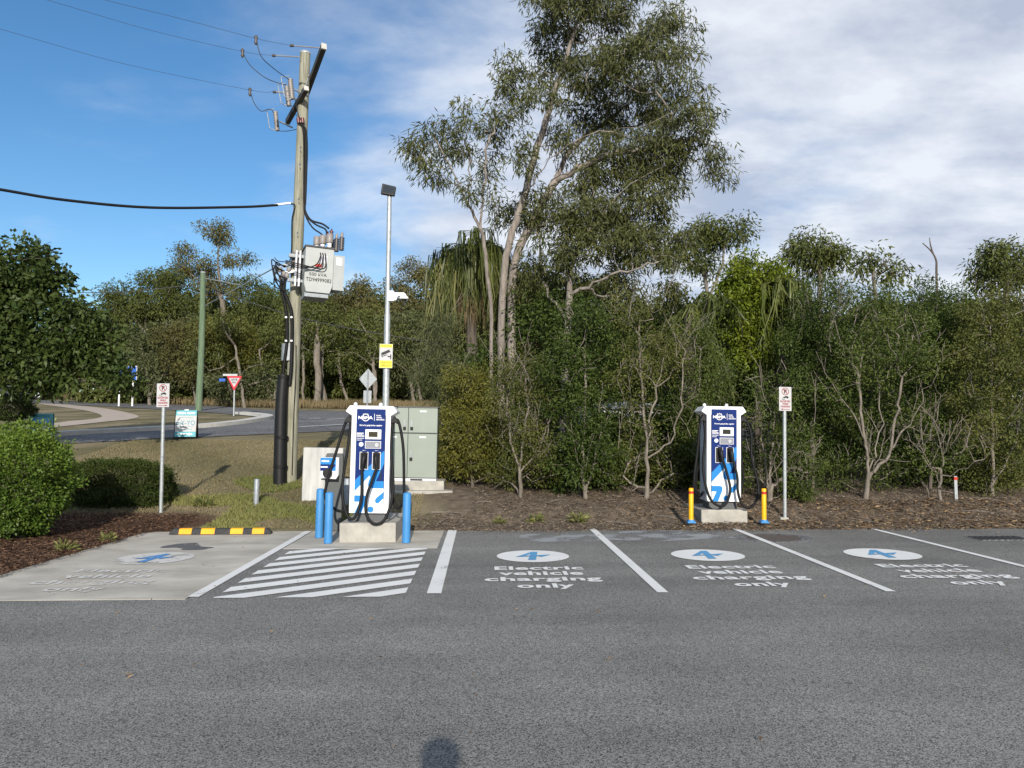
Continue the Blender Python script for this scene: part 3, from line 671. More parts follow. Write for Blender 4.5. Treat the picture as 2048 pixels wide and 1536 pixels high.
# --- weeping palms
def weeping_palm(name, label, px, py, base_px, base_py, Yd, nf, rad, hang, leaf, skirt=True, seed=5, arch=.45, lw=.035, nl=64):
    rng = np.random.default_rng(seed); c = np.array(at(px, py, Yd)); bz = at(base_px, base_py, Yd); base = Vector((bz.x, bz.y, Tz(bz.x, bz.y)))
    o = thing(name, label, 'palm', base); org = np.array(base)
    MB().tube([base - Vector((0, 0, .15)), base.lerp(Vector(c), .5) + Vector((.03, 0, 0)), Vector(c)], lambda q: .19 - .05 * q, 10).build('trunk', BARK['dark'], o, org)
    for i in range(nf):
        a = i * 2.39996 + rng.uniform(-.2, .2); tilt = rng.uniform(.2, 1.5) if i % 4 else rng.uniform(-.4, .2)
        r = rad * rng.uniform(.6, 1.15); h = np.array((math.cos(a), math.sin(a), 0))
        m = 14; t_ = np.linspace(0, 1, m)[:, None]
        S = c + h * r * t_ + np.array((0, 0, 1)) * (arch * r * tilt * 2.2 * t_ - arch * r * 2.6 * t_ ** 2.2)
        # leaflets hang from the outer half of the rib
        q = rng.random(nl) ** .7 * .75 + .25; k = np.clip((q * (m - 1)).astype(int), 0, m - 2); f = (q * (m - 1) - k)[:, None]
        B = S[k] * (1 - f) + S[k + 1] * f; sd = np.cross(h, (0, 0, 1)); sg = rng.choice((-1, 1), nl)[:, None]
        out1 = B + (sd * sg * .28 + h * .22) * hang * rng.uniform(.2, .6, (nl, 1)) + np.array((0, 0, -.06))
        Lh = hang * rng.uniform(.7, 1.15) * rng.uniform(.3, 1.1, nl)[:, None] * (.55 + .45 * q[:, None])
        P1 = out1 + np.array((0, 0, -1)) * Lh * .42 + rng.normal(size=(nl, 3)) * .07 + h * Lh * .06; P2 = P1 + np.array((0, 0, -1)) * Lh * .58 + rng.normal(size=(nl, 3)) * .11 - h * Lh * .05
        ww = unit(rng.normal(size=(nl, 3)) * np.array((1, 1, .05))) * lw * .5
        V = np.stack([B - ww * .5, B + ww * .5, out1 - ww, out1 + ww, P1 - ww * .8, P1 + ww * .8, P2 - ww * .1, P2 + ww * .1], 1).reshape(-1, 3) - org
        b0 = (np.arange(nl) * 8)[:, None, None]; F = (b0 + np.array([[0, 1, 3, 2], [2, 3, 5, 4], [4, 5, 7, 6]])[None]).reshape(-1, 4)
        sh = np.repeat(np.clip(rng.uniform(.1, .9) + rng.normal(0, .18, nl), 0, 1), 8)
        # rib
        kk = 4; an = np.arange(kk) * np.pi / 2; rr = np.linspace(.022, .006, m)
        Rv = (S - org)[:, None] + rr[:, None, None] * (sd[None, None] * np.cos(an)[None, :, None] + np.array((0, 0, 1))[None, None] * np.sin(an)[None, :, None])
        n0 = len(V); V = np.concatenate([V, Rv.reshape(-1, 3)]); ri = np.arange(m - 1)[:, None] * kk; ii = np.arange(kk)[None]; jj = (ii + 1) % kk
        F = np.concatenate([F, n0 + np.stack([ri + ii, ri + jj, ri + kk + jj, ri + kk + ii], -1).reshape(-1, 4)]); sh = np.concatenate([sh, np.full(m * kk, .4)])
        link('frond', npmesh('frond', V, F, shade=sh), LEAF[leaf if tilt < .75 or leaf != 'palm' else 'palm_dark'], o)
    if skirt:   # dead fronds hanging round the trunk
        n = 260; a = rng.uniform(0, 6.283, n); rr = rng.uniform(.15, .5, n); top = c + np.stack([np.cos(a) * rr * .5, np.sin(a) * rr * .5, rng.uniform(-.5, .05, n)], 1)
        D = unit(np.stack([np.cos(a) * .18, np.sin(a) * .18, -np.ones(n)], 1)); Nn = np.stack([np.cos(a), np.sin(a), np.zeros(n)], 1)
        link('dead_skirt', leaves_mesh('dead_skirt', top - org, D, Nn, rng.uniform(.9, 2.0, n), rng.uniform(.04, .12, n), rng.random(n)), LEAF['palm_dead'], o)
    return o
weeping_palm('weeping_palm', 'weeping palm with long yellow-green hanging leaflets left of the tall gum', 940, 505, 945, 730, 22.5, 40, 1.02, 2.1, 'palm', seed=5, nl=40)
weeping_palm('weeping_palm', 'darker weeping palm half hidden behind the tall gum trunks', 1055, 570, 1050, 740, 23, 18, 1.0, 1.6, 'palm_dark', seed=6)
weeping_palm('weeping_palm', 'green weeping palm drooping beside the bright green tree', 1555, 590, 1560, 900, 18.6, 22, 1.0, 1.35, 'palm_dark', skirt=False, seed=8)
weeping_palm('feather_palm', 'dark feathery palm with arching fronds above the right charger', 1375, 640, 1380, 900, 18.4, 16, 1.15, .55, 'palm_dark', skirt=False, seed=9, arch=.5, nl=90)

# --- bright tree and the row of shrubs at the back of the bays
tree('bright_tree', 'rounded bright green tree standing above the shrub row', 'tree', 18.3, [[(1520, 960), (1515, 760), (1512, 620)]],
  [(1505, 560, 58, 55), (1540, 610, 58, 70, .5), (1475, 620, 46, 60), (1500, 690, 60, 50), (1560, 540, 30, 28), (1470, 570, 26, 36)], .30, 90, .10, .05, .27, 'lime', 'dark', .10, .006, tone=.55)
SH = 'shrubs in the row behind the bays'
def shrub(label, Yd, stems, ells, leaf='shrub', nleaf=165, L=.066, W=.030, sp=.33, crad=.28, bark='pale', rb=.042, bare=30, group=SH, name='shrub', droop=.15, **kw):
    b0 = stems[0][0]
    if len(ells) > 3: ells = list(ells) + [(b0[0] - 40, b0[1] - 40, 44, 34, .7), (b0[0] + 42, b0[1] - 46, 44, 38, .8), (b0[0], b0[1] - 80, 60, 34, .9)]
    return tree(name, label, 'shrub', Yd, stems, ells, sp, nleaf, L, W, crad, leaf, bark, rb, .0045, droop, group, bare=bare // 2, wig=.1, low=.8, sprays=max(8, bare // 3), **kw)
shrub('yellow-green shrub growing against the green switchboard cabinet', 17.2, [[(945, 965), (940, 880), (935, 780)]], [(915, 790, 38, 60), (955, 800, 52, 66, .4), (930, 880, 56, 70), (975, 870, 40, 60, .5), (960, 930, 50, 36)], 'yellow', L=.085, W=.026, tone=.45, bark='dark')
shrub('grey feathery wattle rising behind the switchboard cabinet', 19, [[(905, 950), (895, 820), (885, 700)]], [(880, 700, 40, 60), (860, 780, 34, 50), (905, 760, 40, 60), (880, 640, 30, 36)], 'wattle', L=.13, W=.014, nleaf=130, droop=.5)
shrub('bushy shrub with bare grey twigs, nearest the switchboard cabinet in the row', 15.8, [[(1043, 985), (1040, 930), (1052, 840), (1050, 700)], [(1040, 930), (1022, 880), (1015, 780)], [(1042, 950), (1085, 890), (1100, 800)]],
  [(1040, 745, 58, 52), (1010, 800, 46, 56), (1070, 800, 56, 60, .4), (1045, 880, 66, 44), (1085, 900, 40, 40), (1040, 945, 56, 26, .5)], 'olive', bare=110, nleaf=95, L=.055, W=.026)
shrub('tall leafy shrub growing between the twiggy shrub and the pale-trunked shrub', 15.7, [[(1172, 990), (1165, 920), (1170, 800), (1170, 640)], [(1170, 985), (1195, 900), (1205, 760)]],
  [(1165, 640, 62, 54), (1190, 720, 68, 60, .5), (1130, 730, 50, 60), (1165, 820, 72, 52), (1180, 900, 66, 46), (1140, 940, 46, 30), (1215, 940, 40, 26, .4)], 'shrub_dark', nleaf=120, L=.078, W=.034, bare=60)
shrub('sparse shrub with a thick pale trunk and upright bare stems', 15.6, [[(1292, 985), (1295, 920), (1285, 800), (1278, 640)], [(1296, 915), (1305, 820), (1330, 700)], [(1296, 912), (1345, 870), (1365, 780), (1372, 700)]],
  [(1275, 650, 60, 60), (1320, 720, 50, 60, .3), (1260, 760, 52, 60), (1345, 680, 34, 44), (1290, 830, 44, 40), (1250, 900, 40, 40, .8), (1335, 930, 40, 34, .8)], 'olive', nleaf=62, bare=110, rb=.05)
shrub('dark shrub directly behind the right charger', 16.4, [[(1392, 975), (1395, 860), (1400, 700)], [(1393, 940), (1430, 860), (1440, 760)]],
  [(1395, 690, 50, 54), (1430, 760, 56, 60), (1385, 790, 50, 60), (1410, 870, 60, 56), (1450, 920, 44, 50), (1370, 900, 30, 40)], 'shrub', nleaf=115, bare=60, L=.06, W=.028)
shrub('multi-stemmed shrub leaning out between the right charger and the sign post', 15.2, [[(1540, 990), (1530, 930), (1518, 850), (1512, 780)], [(1540, 988), (1510, 930), (1490, 880)], [(1541, 988), (1565, 955), (1590, 930)], [(1540, 985), (1545, 900), (1550, 820)]],
  [(1530, 830, 60, 44), (1580, 880, 56, 46), (1610, 930, 46, 36), (1560, 770, 60, 44), (1590, 975, 34, 22)], 'shrub', nleaf=90, bare=40, rb=.055)
shrub('broad dark shrub reaching up beside the drooping palm', 16.6, [[(1625, 985), (1625, 850), (1640, 680)]], [(1650, 620, 60, 60), (1620, 700, 64, 66), (1680, 700, 60, 66, .5), (1640, 790, 70, 56), (1600, 850, 46, 46), (1655, 560, 36, 32)], 'shrub_dark', nleaf=110, bark='dark')
shrub('large many-branched shrub with bare pale limbs right of the sign post', 15.6,
  [[(1732, 992), (1735, 930), (1730, 880), (1700, 820), (1665, 770)], [(1733, 940), (1755, 880), (1760, 800), (1745, 700)], [(1738, 960), (1775, 910), (1810, 860), (1850, 800)], [(1730, 880), (1720, 780), (1725, 680)], [(1775, 910), (1795, 820), (1800, 740), (1790, 660)], [(1756, 985), (1752, 920), (1790, 840)]],
  [(1720, 640, 70, 56), (1790, 640, 66, 60, .4), (1750, 720, 80, 50), (1690, 720, 50, 50), (1840, 720, 50, 56), (1745, 592, 50, 30), (1660, 790, 34, 34), (1790, 800, 60, 40, .8), (1700, 830, 50, 40, .9), (1830, 860, 50, 40, .6)], 'shrub', nleaf=84, bare=120, rb=.05)
shrub('dense tall shrub topping the row below the dead branch', 16.8, [[(1860, 990), (1862, 860), (1860, 650)]], [(1850, 625, 62, 46), (1900, 665, 66, 56), (1840, 690, 60, 60), (1890, 740, 70, 60), (1870, 820, 60, 50), (1830, 575, 30, 24), (1905, 595, 30, 28)], 'shrub_dark', nleaf=115, bark='dark')
shrub('thick shrub filling the right edge of the row', 15.8, [[(1985, 1000), (1985, 860), (1980, 650)], [(1985, 960), (2030, 880), (2050, 760)]],
  [(1975, 630, 60, 52), (2040, 650, 60, 66), (1960, 710, 66, 60), (2030, 760, 66, 66), (1960, 810, 60, 56), (2030, 860, 60, 56), (1940, 880, 40, 46), (2010, 930, 46, 36), (2045, 560, 44, 40), (1990, 970, 50, 24)], 'olive', nleaf=120, L=.06, W=.03, bare=60)
shrub('low half-dead shrub with brown leaves beside the pale marker post', 15.3, [[(1878, 1000), (1880, 950), (1890, 900)]], [(1880, 900, 60, 34), (1930, 920, 36, 30), (1850, 930, 30, 24)], 'shrub', nleaf=40, bare=60, rb=.03)
shrub('small rounded shrub low on the mulch behind the sign post', 15.3, [[(1600, 1000), (1598, 975)]], [(1575, 960, 26, 26), (1605, 975, 26, 22)], 'shrub', sp=.2, crad=.18, L=.05, W=.026, nleaf=80, bare=5, rb=.02)
# dark thicket behind the row (reads as one mass)
def thicket(name, label, boxes, n, L, W, leaf, seed, droop=.2, crad=.45, per=40):
    rng = np.random.default_rng(seed); C = []
    for (px, py, rx, ry, Yd, dd), wgt in boxes:
        m = int(n * wgt); q = unit(rng.normal(size=(m, 3))) * rng.random((m, 1)) ** .4; s_ = Yd / FPX; c = np.array(at(px, py, Yd))
        C.append(c + q * np.array((rx * s_, dd, ry * s_)))
    C = np.concatenate(C); P = scatter(rng, C, crad * rng.uniform(.7, 1.3, len(C)), per, L, W, droop)
    ok = P[0][:, 2] > T(P[0][:, 0], P[0][:, 1]) - .05
    return tag(link(name, leaves_mesh(name, *[p[ok] for p in P]), LEAF[leaf]), label, kind='stuff')
thicket('undergrowth', 'dark undergrowth filling in behind the shrub row', [((1110, 925, 100, 40, 17.2, .4), .05), ((1400, 930, 90, 40, 17.4, .4), .05), ((1850, 900, 90, 50, 17.6, .5), .05), ((1980, 930, 90, 40, 17.4, .4), .05), ((1000, 800, 120, 130, 21, 1.6), .16), ((1200, 780, 150, 140, 22.5, 1.6), .2), ((1400, 780, 130, 150, 20.5, 1.6), .18), ((1620, 780, 150, 110, 20.5, 1.6), .16), ((1850, 750, 170, 120, 21, 1.6), .2), ((2040, 780, 120, 180, 21, 1.6), .15), ((1150, 640, 130, 60, 20, 1), .07), ((1250, 905, 110, 62, 17.9, .35), .10), ((1215, 850, 60, 24, 18.0, .25), .02), ((1330, 850, 50, 40, 18.0, .25), .03), ((1690, 880, 110, 40, 19.5, .5), .06)], 2000, .12, .055, 'shrub_dark', 31)

# --- gums over the row, far right
G = 'gums rising behind the shrub row'
def gum(label, Yd, limbs, ells, leaf='gum2', bark='pale', sp=.95, nleaf=190, L=.25, W=.075, crad=.80, rb=.12, group=None, droop=.6, **kw):
    return tree('gum_tree', label, 'tree', Yd, limbs, ells, sp, nleaf, L, W, crad, leaf, bark, rb, .016, droop, group, wig=.14, inner=.3, **kw)
gum('flat-topped gum with thin pale limbs behind the leaning gum', 38, [[(1410, 800), (1415, 600), (1400, 520), (1370, 470)], [(1415, 600), (1440, 540), (1450, 480)], [(1440, 540), (1475, 500), (1490, 470)]], [(1400, 455, 40, 14), (1460, 458, 44, 16), (1430, 475, 40, 14), (1380, 500, 30, 18), (1420, 540, 44, 26), (1340, 520, 30, 24)], group=G)
gum('umbrella-shaped gum crown beyond the bright green tree', 36, [[(1640, 800), (1640, 600), (1636, 530), (1610, 500)], [(1636, 530), (1665, 505)]], [(1640, 488, 50, 20), (1605, 508, 32, 16), (1675, 508, 30, 18), (1640, 530, 54, 22)], group=G)
gum('gum crown cut off by the right edge of the picture', 33, [[(2010, 800), (2010, 640), (2015, 540)]], [(2015, 505, 52, 24), (1975, 525, 36, 24), (2050, 540, 40, 40), (2000, 560, 50, 26)], group=G)
gum('thin grey half-bare gum between the umbrella gum and the dead branch', 30, [[(1755, 800), (1752, 640), (1745, 540), (1730, 500)], [(1745, 560), (1775, 520), (1790, 505)]], [(1745, 515, 36, 20), (1775, 540, 34, 20), (1725, 545, 26, 24), (1800, 545, 22, 22)], nleaf=45, rb=.07, group=G)
c = at(1872, 800, 24); db = thing('dead_branch', 'bare crooked dead branch poking above the right shrubs', 'dead tree', (c.x, c.y, Tz(c.x, c.y)))
MB().tube([Vector((c.x, c.y, Tz(c.x, c.y) - .1)), at(1874, 640, 24), at(1873, 545, 24), at(1872, 520, 24), at(1862, 502, 24), at(1845, 486, 24)], lambda q: .05 - .035 * q, 7).build('limb', BARK['dark'], db, db.location)
MB().tube([at(1866, 507, 24), at(1861, 490, 24), at(1859, 475, 24)], lambda q: .028 - .018 * q, 6).build('twig', BARK['dark'], db, db.location)

# --- the wood on the left beyond the roads
WD = 'trees of the wood beyond the road'
gum('spreading gum with pale crooked limbs behind the broad-leaved tree', 54, [[(320, 812), (318, 740), (305, 690), (280, 650), (250, 620)], [(318, 740), (330, 660), (345, 610)], [(305, 690), (290, 640), (300, 590)]], [(255, 600, 46, 32), (300, 570, 46, 34), (340, 590, 40, 36), (225, 640, 30, 34), (290, 625, 56, 34), (345, 560, 26, 26), (375, 620, 34, 36)], leaf='gum2', group=WD, rb=.20)
gum('tall gum with bronze leaves standing highest on the left', 58, [[(452, 812), (450, 700), (445, 600), (436, 530), (440, 460)], [(445, 600), (410, 550), (385, 520)], [(436, 540), (465, 510), (480, 500)]], [(432, 455, 32, 22), (450, 480, 26, 26), (375, 518, 30, 26), (405, 545, 36, 30), (475, 515, 28, 24), (440, 575, 46, 30), (365, 545, 20, 14)], leaf='bronze', group=WD, rb=.20, nleaf=170)
def wood(label, Yd, bx, ells, leaf, **kw):
    kw.setdefault('rb', .11)
    return gum(label, Yd, [[(bx, 815), (bx + random.uniform(-14, 14), 760), (ells[0][0] + random.uniform(-10, 10), ells[0][1])], [(bx + random.uniform(-5, 5), 790), (ells[-1][0], ells[-1][1] + 20)]], ells, leaf, group=WD, **kw)
wood('dark rounded wattle below the spreading gum', 52, 300, [(290, 690, 50, 40), (345, 700, 50, 46), (310, 745, 60, 40), (370, 660, 40, 36)], 'wattle', droop=.2)
wood('golden-green bush right behind the green pole', 51, 395, [(360, 690, 48, 40), (400, 665, 40, 36), (385, 735, 50, 40)], 'bronze', droop=.1)
wood('yellowish wattle above the give way sign', 51, 470, [(450, 670, 50, 36), (500, 690, 44, 40), (470, 720, 50, 34), (430, 705, 40, 30)], 'yellow', droop=.1, tone=.25)
wood('grey-green tree between the tall gum and the timber power pole', 54, 530, [(520, 620, 46, 44), (560, 650, 40, 50), (500, 580, 34, 34), (540, 700, 46, 40)], 'gum2')
wood('dark green tree immediately right of the timber power pole', 53, 640, [(640, 650, 46, 46), (610, 700, 40, 46), (670, 700, 44, 46), (630, 610, 34, 26)], 'gum2')
wood('flat-crowned tree seen under the transformer', 56, 700, [(715, 570, 34, 20), (690, 600, 44, 30), (730, 620, 46, 36), (700, 660, 46, 40)], 'bronze')
wood('brownish leafy tree left of the lamp pole', 52, 735, [(735, 660, 40, 46), (720, 720, 46, 42), (760, 700, 36, 46)], 'gum2')
wood('domed gum crown right of the lamp pole', 55, 815, [(800, 560, 30, 30), (840, 540, 40, 24), (865, 570, 34, 36), (820, 610, 46, 40)], 'bronze')
wood('deep green tree behind the switchboard cabinet', 50, 830, [(810, 660, 46, 46), (850, 690, 40, 46), (800, 720, 46, 40), (840, 740, 40, 30)], 'wattle')
wood('tree at the far left seen past the broad-leaved tree', 56, 225, [(215, 720, 34, 44), (245, 690, 34, 40), (240, 760, 44, 36)], 'gum2')
wood('low bushy tree behind the give way sign', 49, 545, [(500, 770, 40, 28), (440, 775, 36, 28), (555, 760, 36, 30)], 'wattle', droop=.1)
# slim trunks one can tell apart at the edge of the wood
TRK = 'slim pale trunks at the edge of the wood'
tr_s = [(490, 812, 470, 690, 'slim leaning trunk right of the give way sign'), (552, 812, 520, 700, 'slanting pale trunk left of the timber power pole'), (608, 808, 602, 640, 'straight pale trunk just right of the power pole'), (636, 808, 632, 640, 'stout grey trunk seen under the transformer'), (652, 808, 645, 690, 'thin upright trunk beside the stout grey trunk'), (700, 808, 680, 690, 'thin forked trunk left of the diamond sign'), (748, 806, 735, 700, 'leaning twin trunk right of the diamond sign'), (845, 806, 825, 690, 'curved pale trunk above the switchboard cabinet'), (398, 806, 385, 700, 'thin pale trunk left of the green pole'), (755, 806, 752, 680, 'straight thin trunk touching the lamp pole in view')]
for i, (x0, y0, x1, y1, lb) in enumerate(tr_s):
    Yd = 48.5 + (i % 3); a = at(x0, y0, Yd); a.z = Tz(a.x, a.y); c = at(x1, y1, Yd); r0 = .22 if 'stout' in lb else .10
    o = thing('slim_tree', lb, 'tree', a, TRK)
    rng = np.random.default_rng(900 + i); sk = Skel(rng); mid = a.lerp(c, .5) + Vector((rng.normal() * .25, 0, 0))
    sk.chain([a - Vector((0, 0, .15)), mid, c]); top = np.array(c); C = []
    for q in range(9):
        e = top + np.array((rng.normal() * 1.3, rng.normal() * .7, rng.uniform(-1.2, 1.8))); sk.attach(e, .15); C.append(e)
    P = scatter(rng, np.array(C), np.full(9, .75), 150, .24, .075, .4); org = np.array(a)
    link('crown', leaves_mesh('crown', P[0] - org, *P[1:]), LEAF['gum2'], o); sk.p = [p - org for p in sk.p]; link('trunk', sk.mesh('trunk', r0, .02), BARK['pale'], o)
thicket('wood_mass', 'deep shaded wood filling the background beyond the road', [((230, 700, 120, 90, 64, 3), .1), ((400, 690, 140, 100, 63, 3), .15), ((560, 690, 130, 100, 62, 3), .16), ((720, 690, 140, 105, 62, 3), .17), ((860, 690, 120, 110, 60, 3), .14), ((1050, 650, 170, 110, 50, 3), .1), ((1180, 740, 220, 60, 36, 2), .06), ((1650, 740, 300, 60, 30, 2), .08), ((1400, 670, 260, 60, 46, 3), .12), ((1850, 670, 260, 55, 44, 3), .16), ((520, 780, 380, 30, 55, 2), .12)], 2500, .38, .16, 'gum2', 41, crad=1.3, per=80)
# dry tall grass at the foot of the wood
def blades(name, label, pts, h, wd, leaf, seed, lean=.35, kind='stuff'):
    rng = np.random.default_rng(seed); n = len(pts); a = rng.uniform(0, 6.283, n)
    D = unit(np.stack([np.cos(a) * lean * rng.random(n), np.sin(a) * lean * rng.random(n), np.ones(n)], 1)); Nn = unit(np.stack([rng.normal(size=n) * .5, -np.ones(n), np.zeros(n)], 1))
    me = leaves_mesh(name, pts, D, Nn, h * rng.uniform(.5, 1.3, n), np.full(n, wd) * rng.uniform(.6, 1.3, n), np.clip(rng.random(n) * .6 + .2 + .2 * np.sin(pts[:, 0] * 1.3 + pts[:, 1]), 0, 1))
    return tag(link(name, me, LEAF[leaf]), label, kind=kind)
rng = np.random.default_rng(55); n = 9000
px_ = rng.uniform(60, 880, n); q = np.array([ray(p, 0)[0] for p in px_]); yy = np.interp(px_, [60, 240, 420, 560, 700, 880], [60.5, 56, 51, 47, 46, 44]) + rng.uniform(0, 4, n); xx = q * yy
blades('tall_grass', 'dry straw-coloured grass along the foot of the wood', np.stack([xx, yy, T(xx, yy)], 1), .55, .05, 'tall_grass', 56)

# --- left: broad-leaved tree, clipped bushes
tree('broad_leaved_tree', 'large dark broad-leaved tree overhanging from the left edge', 'tree', 20.5,
  [[(-40, 900), (-30, 800), (-10, 720), (20, 640), (40, 560)], [(-20, 770), (60, 745), (140, 755), (215, 780)], [(-10, 720), (70, 690), (150, 670)]],
  [(35, 525, 66, 46), (85, 560, 44, 50), (15, 600, 60, 60), (70, 640, 70, 50), (150, 660, 62, 50), (195, 680, 40, 44), (130, 720, 74, 40), (30, 700, 76, 60), (50, 760, 80, 30), (-30, 640, 60, 120), (205, 740, 40, 40), (226, 764, 46, 32, -.3), (140, 770, 40, 20), (110, 545, 18, 18), (150, 610, 26, 22)],
  .42, 70, .17, .085, .38, 'big', 'dark', .19, .008, droop=.1, inner=.3)
def clipped(name, label, Yd, px, py, rx, ry, dd, leaf, n, L, W, seed, square=2.0, base_py=None, cat='bush'):
    rng = np.random.default_rng(seed); c = np.array(at(px, py, Yd)); s_ = Yd / FPX; r = np.array((rx * s_, dd, ry * s_))
    u = unit(rng.normal(size=(n, 3))); q = u / (np.abs(u) ** square).sum(1, keepdims=True) ** (1 / square); nz = np.sin(u[:, 0] * 7 + 1) * np.sin(u[:, 1] * 6) * np.sin(u[:, 2] * 8 + 2)
    KD = unit(rng.normal(size=(90, 3))); KO = rng.uniform(-.17, .06, 90); lump = KO[np.argmax(u @ KD.T, 1)]
    q = q * (1 + lump[:, None] - .30 * rng.random((n, 1)) ** 1.8 + .13 * nz[:, None] + .16 * (rng.random((n, 1)) ** 9))
    P = c + q * r; ok = P[:, 2] > T(P[:, 0], P[:, 1]) + .03; P = P[ok]; u = u[ok]; n = len(P)
    D = unit(u * .8 + rng.normal(size=(n, 3)) * .55 + np.array((0, 0, .3))); Nn = unit(u * .5 + rng.normal(size=(n, 3)) * .8)
    b = Vector((c[0], c[1], Tz(c[0], c[1]))); o = thing(name, label, cat, b); org = np.array(b)
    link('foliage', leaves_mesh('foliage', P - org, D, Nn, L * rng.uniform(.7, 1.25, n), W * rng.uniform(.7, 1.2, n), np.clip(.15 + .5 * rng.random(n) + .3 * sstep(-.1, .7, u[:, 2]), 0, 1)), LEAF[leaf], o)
    sk = Skel(rng); sk.chain([b - Vector((0, 0, .1)), b + Vector((0, 0, max(.1, (c[2] - b.z) * .5)))])
    for _ in range(60): sk.attach(c + unit(rng.normal(size=3)) * r * .75, .1)
    sk.p = [p - org for p in sk.p]; link('trunk', sk.mesh('trunk', .05, .005), BARK['dark'], o); return o
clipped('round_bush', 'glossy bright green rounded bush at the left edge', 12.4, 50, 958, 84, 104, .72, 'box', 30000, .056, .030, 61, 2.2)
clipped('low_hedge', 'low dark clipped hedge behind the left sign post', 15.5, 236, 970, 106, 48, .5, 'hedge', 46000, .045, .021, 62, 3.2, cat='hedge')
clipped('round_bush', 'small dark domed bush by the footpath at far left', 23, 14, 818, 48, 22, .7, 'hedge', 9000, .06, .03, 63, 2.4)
# weeds along the edges
def weed(label, p, s_, seed, leaf='shrub'):
    rng = np.random.default_rng(seed); n = 90; o = thing('weed', label, 'weed', p, 'weeds on the mulch')
    a = rng.uniform(0, 6.283, n); el = rng.uniform(.1, 1.2, n); D = np.stack([np.cos(a) * np.cos(el), np.sin(a) * np.cos(el), np.sin(el)], 1)
    P = D * rng.uniform(.1, .9, (n, 1)) * s_; link('leaf_cluster', leaves_mesh('leaf_cluster', P, D, unit(rng.normal(size=(n, 3)) + (0, 0, 1)), np.full(n, s_ * .6), np.full(n, s_ * .16), rng.random(n)), LEAF[leaf], o)
for (px, py, s_, lb) in ((1000, 1048, .13, 'small pale weed at the asphalt edge, leftmost of three'), (1072, 1046, .17, 'weed at the asphalt edge, middle one of three'), (1158, 1046, .2, 'leafy weed at the asphalt edge by the slanting bay line'), (130, 1102, .16, 'green weed tuft on the dark mulch left of the concrete bay'), (215, 1083, .14, 'small weed touching the edge of the concrete bay'), (405, 1015, .22, 'weedy tuft behind the wheel stop')):
    p = gp(px, py) if py < 1058 else on(px, py, .03); weed(lb, (p.x, p.y, p.z), s_, int(px), 'grass_green')
# lawn blades, litter and chips (nobody could count them)
def area(n, x0, x1, y0, y1, seed, keep=None):
    rng = np.random.default_rng(seed); P = np.stack([rng.uniform(x0, x1, n), rng.uniform(y0, y1, n)], 1)
    if keep is not None: P = P[keep(P[:, 0], P[:, 1])]
    return np.concatenate([P, T(P[:, 0], P[:, 1])[:, None]], 1)
pt = area(60000, -10.5, -1.2, 13.5, 23.5, 71, lambda x, y: (x > -4.6 + .3 * np.sin(y * 2)) | (y > 14.7 + .2 * np.sin(x * 3)))
blades('lawn', 'short dry lawn on the slope behind the concrete bay', pt, .055, .014, 'grass', 72, .9)
pt = area(34000, -6.8, -2.0, 13.4, 18.5, 73, lambda x, y: (np.sin(x * 2.3) + np.sin(y * 2.9 + x) + (15.6 - y) * .5 > -.2) & ((x > -4.8) | (y > 15.2)))
blades('rough_grass', 'rough green and straw grass behind the wheel stop', pt, .10, .016, 'grass_green', 74, 1.2)
def chips(name, label, P, L, W, leaf, seed, lift=.012):
    rng = np.random.default_rng(seed); n = len(P); a = rng.uniform(0, 6.283, n); D = unit(np.stack([np.cos(a), np.sin(a), rng.normal(0, .25, n)], 1)); Nn = unit(np.stack([rng.normal(0, .45, n), rng.normal(0, .45, n), np.ones(n)], 1))
    P = P.copy(); P[:, 2] += lift + rng.random(n) * .015
    return tag(link(name, leaves_mesh(name, P, D, Nn, L * rng.uniform(.4, 1.5, n), W * rng.uniform(.5, 1.3, n), rng.random(n) ** 1.6), LEAF[leaf]), label, kind='stuff')
pt = area(42000, -9.5, -4.9, 8.05, 14.6, 75, lambda x, y: x < CONC_L + .05 * np.sin(y * 9) + .35 * (y > 13.3)); pt[:, 2] += .03
chips('wood_chip_mulch', 'dark brown wood chip mulch left of the concrete bay', pt, .06, .016, 'mulch', 76)
pt = area(52000, -1.9, 14.5, 13.3, 17.0, 77, lambda x, y: (y > BACK + .03 + .06 * np.sin(x * 5)) & ~((x < -.2) & (y > 14.6)))
chips('mulch_litter', 'brown bark litter along the back of the bays', pt, .05, .016, 'mulch2', 78)
pt = area(5200, 2.2, 14.5, 13.15, 15.4, 79, lambda x, y: np.random.default_rng(1).random(len(x)) < sstep(2, 9, x) * .9 + .12)
chips('fallen_leaves', 'fallen dry leaves scattered on the mulch at right', pt, .11, .035, 'dry', 80, .02)
pt = area(16000, -.6, 14, 12.4, 13.45, 81, lambda x, y: np.random.default_rng(2).random(len(x)) < sstep(12.85, 13.4, y + .14 * np.sin(x * 1.9) + .09 * np.sin(x * 5.3 + 1)) ** 2 * .9 + .006); pt[:, 2] = .006
chips('edge_litter', 'bits of bark spilled onto the asphalt edge', pt, .05, .016, 'mulch2', 82, .004)
pt = area(260, -9, 11, 2.5, 12.8, 84); pt[:, 2] = .02
chips('stray_litter', 'stray leaf bits blown over the asphalt', pt, .045, .016, 'dry', 85, .004)
rng = np.random.default_rng(83); sk = Skel(rng); stm = MB()
for i in range(34):
    x, y = rng.uniform(-.8, 12), rng.uniform(13.6, 16); a = rng.uniform(0, 3.14); l = rng.uniform(.2, .7); z = Tz(x, y) + .03
    stm.tube([(x, y, z), (x + math.cos(a) * l * .5, y + math.sin(a) * l * .5, Tz(x + math.cos(a) * l * .5, y + math.sin(a) * l * .5) + .05), (x + math.cos(a) * l, y + math.sin(a) * l, Tz(x + math.cos(a) * l, y + math.sin(a) * l) + .03)], .005, 5, 2)
